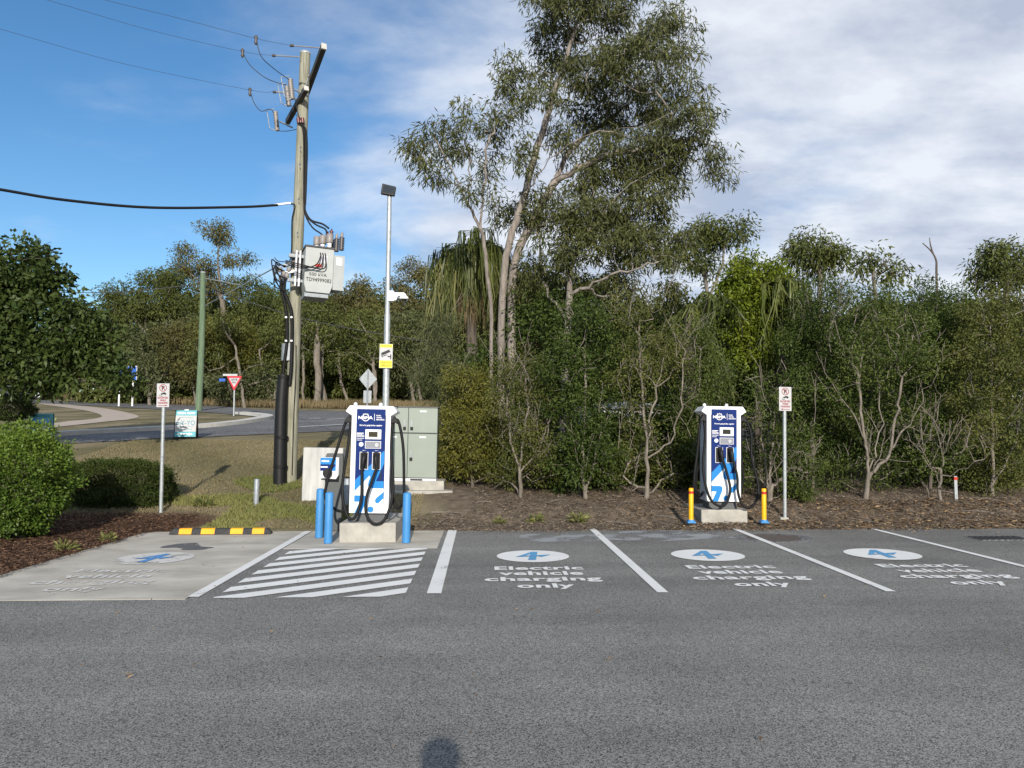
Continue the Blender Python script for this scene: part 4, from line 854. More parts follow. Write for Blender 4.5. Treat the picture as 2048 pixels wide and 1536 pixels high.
tag(stm.build('fallen_twigs', BARK['gum']), 'fallen twigs lying over the bark litter', kind='stuff')

# ================================================================== CHARGERS
PW, PT, PH = .47, 1.83, 1.69
gx = lambda u: (u - .5) * PW
gz = lambda v: PT - v * PH
zx = lambda x: ((x - 245) / 288 - .5) * PW        # panel artwork measured on the right charger
zv = lambda y: PT - (y - 140) / 1057 * PH
def charger(label, loc, cables, sc=1.0):
    o = thing('charging_station', label, 'EV charger', loc, 'rapid charging stations', 0, LEAN); o.scale = (sc, sc, sc)
    MB().box(-.26, .03, 0, .26, .44, .15).build('base', MT['plinth'], o, bevel=.006)
    MB().box(-.308, .012, .14, .308, .46, 1.78).build('casing', MT['offwhite'], o, bevel=.01)
    for s in (-1, 1): MB().box(*(sorted((s * .237, s * .318))[0], -.025, .135), *(sorted((s * .237, s * .318))[1], .10, 1.745)).build('side_column', MT['white'], o, bevel=.008)
    MB().prism([(-.415, 1.80), (-.355, 1.885), (.355, 1.885), (.415, 1.80), (.415, 1.785), (.322, 1.725), (-.322, 1.725), (-.415, 1.785)], -.03, .47).build('hood', MT['white'], o, bevel=.008)
    for s in (-.30, .12): MB().lathe((s, .2, 1.915), [(.03, -.008), (.036, 0), (.03, .008)], 14, Vector((0, 1, 0))).build('lifting_eye', MT['galv'], o)
    pn = MB().box(-PW / 2, -.042, .14, PW / 2, .02, PT).build('front_panel', MT['navy'], o, bevel=.003)
    y = -.0435
    def art(nm, pts, m, k=0): return flat(nm, [(gx(a), gz(b)) for a, b in pts], y - .0012 * k, MT[m], pn)
    art('white_graphic', [(0, .74), (.30, .66), (.52, .60), (.62, .72), (1, .73), (1, 1), (0, 1)], 'vinyl_white')
    art('blue_graphic', [(0, .69), (.55, .53), (.86, .44), (.93, .412), (1, .40), (1, .52), (.83, .63), (.725, .694), (1, .694), (1, .763), (.55, .763), (.48, .752), (.455, .735), (.47, .70), (.53, .655), (.50, .642), (0, .793)], 'sky_blue', 1)
    art('blue_graphic', [(0, .832), (.34, .832), (.41, .84), (.435, .862), (.42, .885), (.26, .999), (.02, .999), (.19, .893), (0, .893)], 'sky_blue', 1)
    art('blue_graphic', [(1, .795), (.76, .853), (.715, .872), (.72, .893), (.77, .908), (.85, .902), (1, .858)], 'sky_blue', 1)
    flat('blue_graphic', circ(gx(.57), gz(.965), .05), y - .0012, MT['sky_blue'], pn)
    # emblem and words
    lettering('NRMA', zx(334), zv(228), .235, .050, y - .0024, MT['text_white'], pn, bold=.04)
    ringmesh('emblem_ring', zx(334), zv(228), .049, .060, y - .001, MT['text_white'], pn)
    for i in range(5): flat('emblem_crown', circ(zx(334) - .036 + .018 * i, zv(190) - .004 * abs(i - 2), .008, .009, 10), y - .001, MT['text_white'], pn)
    flat('divider', [(zx(420), zv(186)), (zx(424), zv(186)), (zx(424), zv(260)), (zx(420), zv(260))], y - .001, MT['text_white'], pn)
    for b_, yy, wd in (('ROAD', 205, .072), ('TRAVEL', 226, .092), ('REWARDS', 247, .132)): lettering(b_, zx(441) + wd / 2, zv(yy), wd, .021, y - .001, MT['text_white'], pn, bold=.03)
    lettering("We're for going further, together", zx(388), zv(308), .37, .032, y - .001, MT['text_white'], pn, bold=.03)
    for i, (a, wd) in enumerate(((384, .115), (396, .09), (405, .12), (414, .128), (423, .125), (440, .12), (456, .09))):
        flat('small_print', [(zx(250), zv(a)), (zx(250) + wd, zv(a)), (zx(250) + wd, zv(a + (7 if i == 0 else 4))), (zx(250), zv(a + (7 if i == 0 else 4)))], y - .001, MT['text_white'], pn)
    sc_ = MB().box(zx(336), -.055, zv(448), zx(495), -.03, zv(348)).build('screen_bezel', MT['white'], o, bevel=.004)
    MB().box(zx(369), -.0575, zv(425), zx(460), -.05, zv(371)).build('screen', MT['screen'], sc_)
    rd = MB().box(zx(337), -.050, zv(542), zx(495), -.03, zv(467)).build('card_reader', MT['white'], o)
    MB().box(zx(341), -.0525, zv(538), zx(491), -.04, zv(471)).build('reader_face', MT['grey_panel'], rd)
    ringmesh('reader_symbol', zx(453), zv(505), .020, .026, -.0540, MT['text_white'], rd)
    lettering('4', zx(453), zv(505), .016, .026, -.0540, MT['text_white'], rd, bold=.03)
    MB().cyl((zx(298), -.05, zv(501)), (zx(298), -.03, zv(501)), .036, k=22).build('button', MT['white'], o)
    for x0, x1, lb in ((287, 372, 'Plug 1'), (412, 496, 'Plug 2')):
        lettering(lb, zx((x0 + x1) / 2), zv(564), .05, .016, y - .001, MT['text_white'], pn, bold=.02)
        fr = MB().box(zx(x0), -.052, zv(756), zx(x1), -.03, zv(578)).build('holster', MT['white'], o)
        MB().box(zx(x0 + 5), -.0545, zv(751), zx(x1 - 4), -.04, zv(583)).build('holster_recess', MT['black'], fr)
    MB().box(zx(496), -.047, zv(862), zx(508), -.035, zv(760)).build('slot', MT['black'], o)
    for s in (-1, 1):
        MB().prism([(s * .315, 1.59), (s * .325, 1.66), (s * .37, 1.73), (s * .43, 1.64), (s * .43, 1.59), (s * .375, 1.62)], .0, .12).build('cable_hanger', MT['black'], o, bevel=.006)
    # plugs and their cables
    for (xp, tilt, pts) in cables:
        pl = MB(); pl.tube([(xp, -.05, 1.09), (xp, -.13, 1.05), (xp - tilt * .01, -.15, .96), (xp - tilt * .03, -.145, .86)], lambda q: .042 - .014 * q, 10, 4); pl.box(xp - .035, -.10, 1.03, xp + .035, -.05, 1.13)
        p_ = pl.build('plug', MT['black'], o)
        MB().tube([(xp - tilt * .028, -.148, .90)] + pts, .024, 9, 7).build('cable', MT['rubber'], o)
    return o
def block(label, xa, xb, ya, yb, z0, h, grp='concrete plinths'):
    o = MB().box(xa, ya, z0 - .1, xb, yb, z0 + h).build('concrete_plinth', MT['concrete_block'], bevel=.018); return tag(o, label, 'plinth', grp)
p0 = on(678, 1084, .01); p1 = on(791, 1084, .01); BH = .285
block('concrete plinth carrying the left charger between the blue bollards', p0.x, p1.x, p0.y, p0.y + 1.5, .01, BH)
cL = on(737, 1043, BH + .01); LZ = BH + .01
charger('blue and white rapid charger on the plinth between blue bollards', (cL.x, cL.y, LZ), [
  (-.085, 1, [(-.10, -.17, .62), (-.105, -.20, .34), (-.20, -.24, .07), (-.33, -.22, .16), (-.42, -.12, .55), (-.36, -.06, 1.2), (-.345, .04, 1.58), (-.375, .06, 1.67), (-.43, .05, 1.60), (-.54, .02, 1.2), (-.68, -.02, .65), (-.70, -.02, .36), (-.50, .05, .16), (-.30, .12, .20)]),
  (.105, -1, [(.06, -.19, .66), (-.01, -.23, .40), (.0, -.26, .15), (.13, -.28, .0), (.30, -.24, .08), (.40, -.14, .5), (.345, -.07, 1.15), (.345, .04, 1.56), (.385, .06, 1.66), (.45, .05, 1.60), (.53, .02, 1.2), (.56, .0, .6), (.56, .02, .33), (.45, .06, .22), (.36, .09, .45), (.325, .12, .9)])], .955)
p0 = on(1403, 1050, 0); p1 = on(1497, 1050, 0)
block('concrete plinth carrying the right charger between yellow bollards', p0.x, p1.x, p0.y, p0.y + 1.35, .0, .275)
cR = on(1447, 1018, .275)
charger('blue and white rapid charger on the plinth between yellow bollards', (cR.x, cR.y, .275), [
  (-.085, -1, [(.02, -.17, .62), (.06, -.20, .36), (-.03, -.24, .12), (-.17, -.26, .08), (-.33, -.20, .25), (-.41, -.10, .75), (-.35, -.03, 1.3), (-.35, .05, 1.60), (-.38, .07, 1.67), (-.42, .06, 1.58), (-.47, .04, 1.1), (-.54, .0, .6), (-.54, .02, .33), (-.42, .09, .22), (-.33, .14, .30)]),
  (.105, -1, [(.20, -.17, .60), (.20, -.2, .34), (.27, -.24, .10), (.42, -.24, .06), (.56, -.16, .2), (.62, -.08, .45), (.52, -.02, .95), (.53, .02, 1.35), (.45, .05, 1.62), (.385, .06, 1.66), (.345, .07, 1.5), (.36, .12, 1.1), (.42, .16, .6), (.40, .18, .35)])])

# small wall-box on a charcoal pedestal
c = on(664, 1062, .01)
wb = thing('wallbox_pedestal', 'slim charcoal pedestal with a small blue-faced charger box', 'EV charger', (c.x, c.y, .01), lean=LEAN)
MB().prism([(-.15, 0), (.15, 0), (.15, 1.26), (.13, 1.31), (-.13, 1.31), (-.15, 1.26)], 0, .12).build('pedestal', MT['pedestal'], wb, bevel=.01)
bx_ = MB().prism([(-.21, .90), (.06, .88), (.10, .95), (.10, 1.245), (-.21, 1.245)], -.13, .0).build('charger_box', MT['white'], wb, bevel=.012)
flat('face_panel', [(-.205, 1.24), (.055, 1.24), (.055, 1.02), (-.205, 1.02)], -.1325, MT['navy'], bx_)
flat('face_stripe', [(-.205, 1.24), (.055, 1.24), (.055, 1.13), (-.205, 1.13)], -.134, MT['sky_blue'], bx_)
flat('face_stripe', [(.055, 1.12), (.055, 1.02), (-.02, 1.02)], -.134, MT['sky_blue'], bx_)
lettering('NRMA', -.12, 1.185, .13, .032, -.1355, MT['text_white'], bx_, bold=.05)
flat('small_print', [(-.20, 1.095), (-.08, 1.095), (-.08, 1.075), (-.20, 1.075)], -.1355, MT['text_white'], bx_)
MB().cyl((-.075, -.19, .985), (-.075, -.13, .985), .078, k=22).build('socket', MT['black'], bx_)
MB().box(-.19, -.10, .865, .09, -.01, .885).build('under_tray', MT['black'], wb)

# bollards
def bollard(px, py, ptop, label, kind):
    z0 = .01 if kind == 'blue' else Tz(*on(px, py)[:2]); b_ = on(px, py, z0); h = at(px, ptop, b_.y).z - z0
    o = thing('bollard', label, 'bollard', b_, kind + ' bollards', lean=LEAN * .9)
    if kind == 'blue':
        r = .062; MB().lathe((0, 0, 0), [(r, 0), (r, h - .03), (r * .92, h - .012), (r * .55, h), (0.001, h + .002)], 20).build('post', MT['bollard_blue'], o)
    else:
        r = .042; MB().lathe((0, 0, 0), [(r, 0), (r, h - .015), (r * .85, h), (.001, h + .002)], 18).build('post', MT['bollard_yellow'], o)
        MB().lathe((0, 0, 0), [(r + .002, h - .10), (r + .002, h - .055)], 18).build('red_band', MT['red'], o)
        MB().prism([(-.075, -.07), (.075, -.07), (.075, .07), (-.075, .07)], 0, .03, 'xy').build('base_plate', MT['bollard_blue'], o, bevel=.008)
        MB().lathe((0, 0, .03), [(.065, 0), (.056, .03)], 16).build('base_collar', MT['bollard_blue'], o)
bollard(638, 1075, 977, 'blue bollard leftmost of the three, beside the charcoal pedestal', 'blue')
bollard(656, 1086, 984, 'blue bollard at the left front corner of the plinth', 'blue')
bollard(812, 1085, 985, 'blue bollard on the right side of the left charger plinth', 'blue')
bollard(1382, 1046, 976, 'yellow bollard left of the right charger', 'yellow')
bollard(1528, 1046, 977, 'yellow bollard right of the right charger', 'yellow')
def stub(px, py, ptop, r, label):
    b_ = gp(px, py); h = at(px, ptop, b_.y).z - b_.z; o = MB().lathe((0, 0, -.05), [(r, 0), (r, h + .04), (r * .9, h + .05), (.001, h + .055)], 16).build('steel_bollard', MT['galv_dull'], None, loc=b_); o.rotation_euler.y = LEAN
    tag(o, label, 'bollard', 'short galvanised bollards')
stub(512, 1012, 958, .052, 'short galvanised bollard standing alone on the grass')
stub(693, 1014, 957, .062, 'short galvanised bollard just left of the left charger')

# wheel stop
a = on(337, 1069, .012); b2 = on(536, 1070, .012)
ws = thing('wheel_stop', 'black rubber wheel stop with four yellow reflective panels', 'wheel stop', ((a.x + b2.x) / 2, a.y, .012))
hw = (b2.x - a.x) / 2; prof = [(0, 0), (.03, .075), (.05, .088), (.12, .088), (.14, .075), (.17, 0)]
ms_ = MB(); n = len(prof); V = []
for x in (-hw, -hw + .06, hw - .06, hw): V += [(x, p[0] if abs(x) < hw else .085 + (p[0] - .085) * .9, p[1] if abs(x) < hw else p[1] * .35) for p in prof]
ms_.add(V, [(k * n + i, k * n + i + 1, (k + 1) * n + i + 1, (k + 1) * n + i) for k in range(3) for i in range(n - 1)] + [tuple(range(n)), tuple(range(3 * n, 4 * n))[::-1]]); ms_.build('body', MT['stop_black'], ws)
for xa, xb in ((-.78, -.54), (-.36, -.10), (.20, .44), (.62, .85)):
    f = hw / .97; xa *= f; xb *= f; mm = MB(); e = .003
    P = [(p[0], p[1]) for p in prof[:4]]; V = [(x, p[0] - e, p[1] + e) for x in (xa, xb) for p in P]; mm.add(V, [(i, i + 1, 5 + i, 4 + i) for i in range(3)]); mm.build('yellow_panel', MT['stop_yellow'], ws)

# ================================================================== SIGNS AND POSTS
def P_sign(px, pbase, ptop, label, arrow, base_pt, slope):
    b_ = base_pt; top = at(px + slope, ptop, b_.y); o = thing('parking_sign', label, 'sign', b_, 'charging-only parking signs'); L_ = top - b_
    o.rotation_euler = (0, math.atan2(L_.x, L_.z), 0); h = L_.length
    MB().cyl((0, .03, -.1), (0, .03, h - .02), .034, k=14).build('post', MT['galv'], o); MB().lathe((0, .03, h - .02), [(.036, 0), (.03, .012), (.001, .016)], 12).build('post_cap', MT['galv'], o)
    MB().lathe((0, .03, h * .45), [(.037, 0), (.037, .03)], 14).build('band', MT['galv_dull'], o)
    W2, H = .118, .45; z1 = h + .01; z0 = z1 - H
    pl = MB().box(-W2, -.012, z0, W2, -.006, z1).build('plate', MT['sign_white'], o, bevel=.004); y = -.0135
    ringmesh('ring', 0, z1 - .085, .058, .070, y, MT['text_red'], pl); lettering('P', .002, z1 - .085, .052, .078, y, MT['text_black'], pl, bold=.05)
    flat('slash', [(-.047, z1 - .044), (-.038, z1 - .035), (.047, z1 - .126), (.038, z1 - .135)], y - .001, MT['text_red'], pl)
    flat('car_symbol', [(-.045, z1 - .208), (-.04, z1 - .19), (-.012, z1 - .184), (.0, z1 - .170), (.04, z1 - .170), (.054, z1 - .186), (.064, z1 - .19), (.064, z1 - .208)], y, MT['text_black'], pl)
    for s in (-.022, .042): flat('car_symbol', circ(s, z1 - .208, .011, n=12), y - .001, MT['text_black'], pl)
    flat('plug_symbol', [(-.06, z1 - .205), (-.052, z1 - .2), (-.058, z1 - .225), (-.03, z1 - .238), (-.008, z1 - .228), (-.008, z1 - .238), (-.03, z1 - .248), (-.066, z1 - .232)], y, MT['text_black'], pl)
    for t_, zc, wd in (('EXCEPTED', .272, .19), ('WHILE', .320, .11), ('CHARGING', .368, .18)): lettering(t_, 0, z1 - zc, wd, .036, y, MT['text_red'], pl, bold=.045)
    s = arrow; flat('arrow', [(-s * .085, z1 - .414), (s * .05, z1 - .414), (s * .05, z1 - .402), (s * .088, z1 - .419), (s * .05, z1 - .436), (s * .05, z1 - .424), (-s * .085, z1 - .424)], y, MT['text_red'], pl)
    return o
bL = on(320, 1038, .06); P_sign(320, 1036, 768, 'charging-only parking sign on a steel post by the mulch bed, arrow pointing right', 1, bL, 7)
bR = gp(1571, 1038); o = P_sign(1571, 1038, 775, 'charging-only parking sign on a steel post by the shrubs, arrow pointing left', -1, bR, -1)
MB().box(-.11, -.04, -.02, .05, .08, .03).build('footing', MT['concrete_block'], o, bevel=.01)

# lamp pole with floodlight, camera and warning plate
LY = 14.7; a = at(768, 1000, LY); a.z = Tz(a.x, a.y); top = at(779, 392, LY)
lp = thing('lamp_pole', 'tall galvanised lamp pole behind the left charger', 'lamp pole', a); L_ = top - a; lp.rotation_euler = (0, math.atan2(L_.x, L_.z), 0); h = L_.length
MB().cyl((0, 0, -.1), (0, 0, h * .62), .066, .058, 18).build('pole', MT['galv'], lp); MB().cyl((0, 0, h * .62), (0, 0, h), .048, .042, 18).build('upper_pole', MT['galv'], lp)
MB().box(-.14, -.14, -.02, .14, .14, .02).build('base_plate', MT['galv_dull'], lp)
fl = thing('floodlight', 'black rectangular floodlight on top of the lamp pole', 'floodlight', top + Vector((0, 0, 0)))
MB().prism([(-.16, .02), (.10, -.02), (.13, .16), (-.13, .22)], -.09, .0).build('housing', MT['black'], fl, bevel=.01)
MB().prism([(-.125, .05), (.085, .018), (.108, .145), (-.10, .19)], -.094, -.088).build('lens', MT['glass'], fl)
MB().box(-.03, -.03, -.10, .03, .03, .03).build('bracket', MT['black'], fl)
c = at(775, 593, LY); cc = thing('security_camera', 'white dome security camera on an arm of the lamp pole', 'camera', c)
MB().box(.03, -.09, -.10, .13, .05, .10).build('mount', MT['white'], cc, bevel=.01)
MB().prism([(.12, -.09), (.17, -.08), (.20, .0), (.33, .02), (.33, .07), (.12, .07)], -.06, .02).build('arm', MT['white'], cc, bevel=.01)
MB().lathe((.315, -.02, -.075), [(.03, .13), (.05, .09), (.085, .06), (.09, .03), (.075, .02)][::-1], 18).build('dome_housing', MT['white'], cc)
MB().lathe((.315, -.02, -.09), [(.001, 0), (.04, .006), (.062, .03), (.062, .04)], 16).build('dome', MT['glass'], cc)
c = at(772, 712, LY - .08); sp = thing('camera_sign', 'yellow and white security camera sign strapped to the lamp pole', 'sign', c, lean=LEAN)
pl = MB().box(-.125, -.006, -.23, .125, .0, .23).build('plate', MT['sign_white'], sp, bevel=.004)
flat('yellow_panel', [(-.118, .16), (.118, .16), (.118, .222), (-.118, .222)], -.0075, MT['sign_yellow'], pl); flat('yellow_panel', [(-.118, -.222), (.118, -.222), (.118, -.085), (-.118, -.085)], -.0075, MT['sign_yellow'], pl)
lettering('SECURITY NOTICE', 0, .19, .2, .024, -.009, MT['text_black'], pl, bold=.03); lettering('SURVEILLANCE', 0, -.13, .19, .026, -.009, MT['text_black'], pl, bold=.03); lettering('CAMERAS IN USE', 0, -.175, .19, .026, -.009, MT['text_black'], pl, bold=.03)
flat('camera_symbol', [(-.095, .055), (.055, .125), (.085, .08), (-.065, .01)], -.0075, MT['text_black'], pl); flat('camera_symbol', [(-.07, -.005), (-.05, -.012), (.02, .02), (.01, .032)], -.0075, MT['text_black'], pl)
flat('camera_symbol', [(.03, .005), (.08, .0), (.08, .03), (.1, .03), (.1, -.06), (.08, -.06), (.08, -.02), (.03, -.02)], -.0075, MT['text_black'], pl); flat('camera_symbol', [(-.098, .04), (-.08, .03), (-.06, -.02), (-.075, -.03)], -.0075, MT['text_black'], pl)

# switchboard cabinet on its footing
CY = 16.6; ca = at(755, 962, CY); cb = at(872, 962, CY); cz = ca.z; topz = at(872, 813, CY).z
cab = thing('switchboard_cabinet', 'sage green four-door switchboard cabinet behind the left charger', 'cabinet', ((ca.x + cb.x) / 2, CY, cz), lean=LEAN); hw = (cb.x - ca.x) / 2; H = topz - cz
MB().box(-hw + .01, .03, .055, hw - .01, .62, H - .02).build('body', MT['cabinet_dark'], cab); MB().box(-hw - .012, -.01, H - .025, hw + .012, .65, H).build('roof', MT['pedestal'], cab)
MB().box(-hw, .01, 0, hw, .62, .055).build('skirt', MT['offwhite'], cab); MB().box(hw - .008, .035, .06, hw + .002, .60, H - .03).build('side_panel', MT['cabinet'], cab)
MB().box(.07, .002, .012, .33, .012, .045).build('skirt_slot', MT['black'], cab)
sp_ = H * .64
for x0, x1, z0, z1, sd in ((-hw, -.006, .07, sp_ - .012, 1), (.006, hw, .07, sp_ - .012, -1), (-hw, -.006, sp_ + .012, H - .03, 1), (.006, hw, sp_ + .012, H - .03, -1)):
    d = MB().box(x0, 0, z0, x1, .035, z1).build('door', MT['cabinet'], cab, bevel=.006); hx = x1 - .07 if sd > 0 else x0 + .07; hz = z0 + (z1 - z0) * (.44 if z0 < .5 else .2)
    MB().box(hx - .014, -.02, hz, hx + .014, 0.0, hz + .16).build('handle', MT['galv_dull'], d); MB().box(hx - .03, -.03, hz - .05, hx + .03, 0.0, hz + .02).build('padlock', MT['black'], d, bevel=.008)
    m_ = (x0 + x1) / 2; MB().box(m_ - .07, -.003, z1 - .085, m_ + .07, .0, z1 - .055).build('label_plate', MT['white'], d)
fa = at(740, 980, CY - .05); fb = at(888, 980, CY - .05)
ft = MB().box(fa.x, CY - .06, Tz(fb.x, CY) - .25, fb.x, CY + .8, cz).build('concrete_footing', MT['concrete_block'], bevel=.015); tag(ft, 'concrete footing under the green switchboard cabinet', 'footing')
f2 = gp(905, 986); ap = MB().box(fa.x - .1, CY - .35, Tz(fb.x, CY) - .25, f2.x, CY + .6, cz - .19).build('concrete_apron', MT['concrete_block'], bevel=.02); tag(ap, 'thin concrete apron in front of the cabinet footing', 'slab')
# concrete panel lying against the slope
q = gp(603, 1003); PY = q.y
cp = thing('precast_block', 'upright pale concrete block behind the charcoal pedestal', 'concrete block', q, lean=LEAN); wd = 78 * PY / FPX; ht = at(607, 895, PY).z - q.z
MB().box(0, 0, -.2, wd, .32, ht).build('block', MT['concrete_white'], cp, bevel=.012)

# A-frame boards
def aframe(label, px, pbot, Yd, wd, h, rot, kind):
    b_ = at(px, pbot, Yd); b_.z = Tz(b_.x, b_.y); o = thing('sandwich_board', label, 'sandwich board', b_, 'advertising sandwich boards', rot); tl = .17
    def panel(sgn):
        mm = MB(); V = []
        for z in (.04, h):
            f = (1 - (z - .04) / (h - .04)) * .27 + .012
            for x in (-wd / 2, wd / 2):
                for dy in (0, .025): V.append((x, sgn * (f - dy * (1 if sgn < 0 else 1)) if sgn > 0 else -(f - dy), z))
        mm.add(V, [(0, 2, 6, 4), (1, 5, 7, 3), (0, 1, 3, 2), (4, 6, 7, 5), (0, 4, 5, 1), (2, 3, 7, 6)]); return mm.build('board', MT['black'], o)
    fr = panel(-1); panel(1)
    for s in (-1, 1):
        for g in (-1, 1): MB().tube([(s * wd / 2, g * .285, 0), (s * wd / 2, g * .01, h)], .012, 6, smooth=False).build('leg', MT['black'], o)
    MB().box(-.06, -.02, h - .005, .06, .02, h + .025).build('handle', MT['white'], o)
    # poster lies on the tilted front board
    ps = bpy.data.objects.new('poster', None); COL.objects.link(ps); ps.parent = o; ps.location = (0, -.282 - .003, .04); ps.rotation_euler = (-math.atan2(.27, h - .04), 0, 0); hh = math.hypot(.27, h - .04)
    def fl_(pts, m, k=0): return flat('poster_print', pts, -.001 * k, MT[m], ps)
    W = wd / 2 - .012
    if kind == 'open':
        fl_([(-W, 0.01), (W, .01), (W, hh), (-W, hh)], 'sign_white'); fl_([(-W, hh * .80), (W, hh * .80), (W, hh), (-W, hh)], 'teal', 1); fl_([(-W, .01), (W, .01), (W, hh * .20), (-W, hh * .20)], 'teal', 1)
        lettering('OPEN NOW', 0, hh * .89, W * 1.7, hh * .085, -.002, MT['text_white'], ps, bold=.03); lettering('mY-YO', 0, hh * .53, W * 1.75, hh * .17, -.002, MT['teal_dark'], ps, bold=.01)
        lettering('FROZEN YOGHURT', 0, hh * .40, W * 1.7, hh * .03, -.002, MT['teal_dark'], ps, bold=.01)
        for pts in ([(-.6, .73), (.6, .73), (.6, .715), (-.6, .715)], [(-.6, .29), (.6, .29), (.6, .275), (-.6, .275)], [(-.6, .73), (-.57, .73), (-.57, .65), (-.6, .65)], [(.57, .73), (.6, .73), (.6, .65), (.57, .65)], [(-.6, .35), (-.57, .35), (-.57, .275), (-.6, .275)], [(.57, .35), (.6, .35), (.6, .275), (.57, .275)]): fl_([(a_ * W, b__ * hh) for a_, b__ in pts], 'teal', 2)
        fl_([(-.75 * W, .085 * hh), (.35 * W, .085 * hh), (.35 * W, .055 * hh), (.75 * W, .11 * hh), (.35 * W, .165 * hh), (.35 * W, .135 * hh), (-.75 * W, .135 * hh)], 'text_white', 2)
    else:
        fl_([(-W, .01), (W, .01), (W, hh), (-W, hh)], 'poster_blue'); fl_([(-W, hh * .80), (W, hh * .80), (W, hh), (-W, hh)], 'teal', 1); lettering('CRYSTALS', 0, hh * .89, W * 1.3, hh * .08, -.002, MT['navy'], ps, bold=.02)
        fl_(circ(.1, .3, .09, .12, 9), 'text_white', 1)
    return o
aframe('white and teal sandwich board reading OPEN NOW beside the side road', 372, 876, 24.0, .62, .86, R(14), 'open')
aframe('blue sandwich board reading CRYSTALS behind the rounded bush', 82, 872, 23.5, .62, .80, R(30), 'crystals')

# give way sign, street blades, diamond sign back, blue road sign
b_ = gp(467, 832); top = at(471, 752, b_.y); s_ = b_.y / FPX
gw = thing('give_way_sign', 'red and white triangular give way sign on the grass corner', 'sign', b_); h = top.z - b_.z
MB().cyl((0, .04, -.1), (0, .04, h), .04, k=10).build('post', MT['galv'], gw); W2 = 15 * s_; Ht = 28 * s_
pl = MB().prism([(-W2, h), (W2, h), (W2 * .06, h - Ht), (-W2 * .06, h - Ht)], -.012, 0).build('plate', MT['sign_red'], gw)
flat('white_triangle', [(-W2 * .70, h - Ht * .14), (W2 * .70, h - Ht * .14), (0, h - Ht * .80)], -.0145, MT['sign_white'], pl)
lettering('GIVE', 0, h - Ht * .26, W2 * .82, Ht * .15, -.017, MT['text_black'], pl, bold=.03); lettering('WAY', 0, h - Ht * .46, W2 * .56, Ht * .14, -.017, MT['text_black'], pl, bold=.03)
bd = MB().box(-.55, -.03, h + .0, .15, -.01, h + .1).build('street_blade', MT['sign_white'], gw); b3 = MB().box(-.72, -.05, h - .27, -.42, -.03, h - .13).build('street_blade', MT['sign_blue'], gw)
b_ = at(733, 850, 29); b_.z = Tz(b_.x, b_.y); top = at(733, 758, 29); h = top.z - b_.z; s_ = 29 / FPX
ds = thing('diamond_sign', 'back of a grey diamond road sign behind the left charger', 'sign', b_, lean=LEAN)
MB().cyl((0, -.03, -.1), (0, -.03, h + 17 * s_), .03, k=10).build('post', MT['galv_dull'], ds)
MB().prism([(-18 * s_, h), (0, h + 21 * s_), (18 * s_, h), (0, h - 21 * s_)], .0, .012).build('plate', MT['galv_dull'], ds, bevel=.01); MB().box(-8 * s_, 0, h - 48 * s_, 8 * s_, .012, h - 23 * s_).build('supplement_plate', MT['galv_dull'], ds, bevel=.01)
b_ = at(252, 815, 50); b_.z = Tz(b_.x, b_.y); s_ = 50 / FPX
rs_ = thing('road_sign', 'blue road sign on two white posts half hidden by the broad-leaved tree', 'sign', b_); h = at(252, 750, 50).z - b_.z
for x in (-14, 12): MB().cyl((x * s_, 0, -.1), (x * s_, 0, h), .055, k=8).build('post', MT['white'], rs_)
MB().box(-20 * s_, -.05, h - 12 * s_, 20 * s_, -.02, h + 18 * s_).build('plate', MT['sign_white'], rs_, bevel=.02); MB().box(-18.5 * s_, -.055, h - 10.5 * s_, 18.5 * s_, -.045, h + 16.5 * s_).build('face', MT['sign_blue'], rs_)
# marker post and white lid
b_ = gp(1912, 1000); mk = thing('marker_post', 'short pale marker post with a red top among the right shrubs', 'post', b_); h = at(1912, 952, b_.y).z - b_.z
MB().box(-.032, -.02, -.1, .032, .02, h).build('post', MT['galv'], mk, bevel=.006); MB().box(-.034, -.022, h - .08, .034, .022, h - .02).build('red_reflector', MT['red'], mk)
c = on(95, 1034, .09); lid = thing('irrigation_dome', 'small white round lid lying on the dark mulch', 'lid', (c.x, c.y, .06)); MB().lathe((0, 0, -.03), [(.12, 0), (.125, .03), (.10, .055), (.001, .065)], 24).build('cover', MT['white'], lid); MB().lathe((0, 0, .03), [(.06, 0), (.055, .008)], 16).build('grip', MT['galv_dull'], lid)

# green timber pole with its lines
b_ = gp(397, 822); Yg = b_.y; top = at(406, 545, Yg)
gpole = thing('green_pole', 'weathered green timber stay pole on the grass corner', 'pole', b_); MB().tube([b_ - Vector((0, 0, .2)), b_.lerp(top, .5) + Vector((.05, 0, 0)), top], lambda q: .19 - .05 * q, 14).build('shaft', MT['wood_green'], gpole, b_)
MB().lathe(top - b_, [(.15, -.03), (.15, .04), (.001, .06)], 14).build('cap', MT['galv_dull'], gpole)

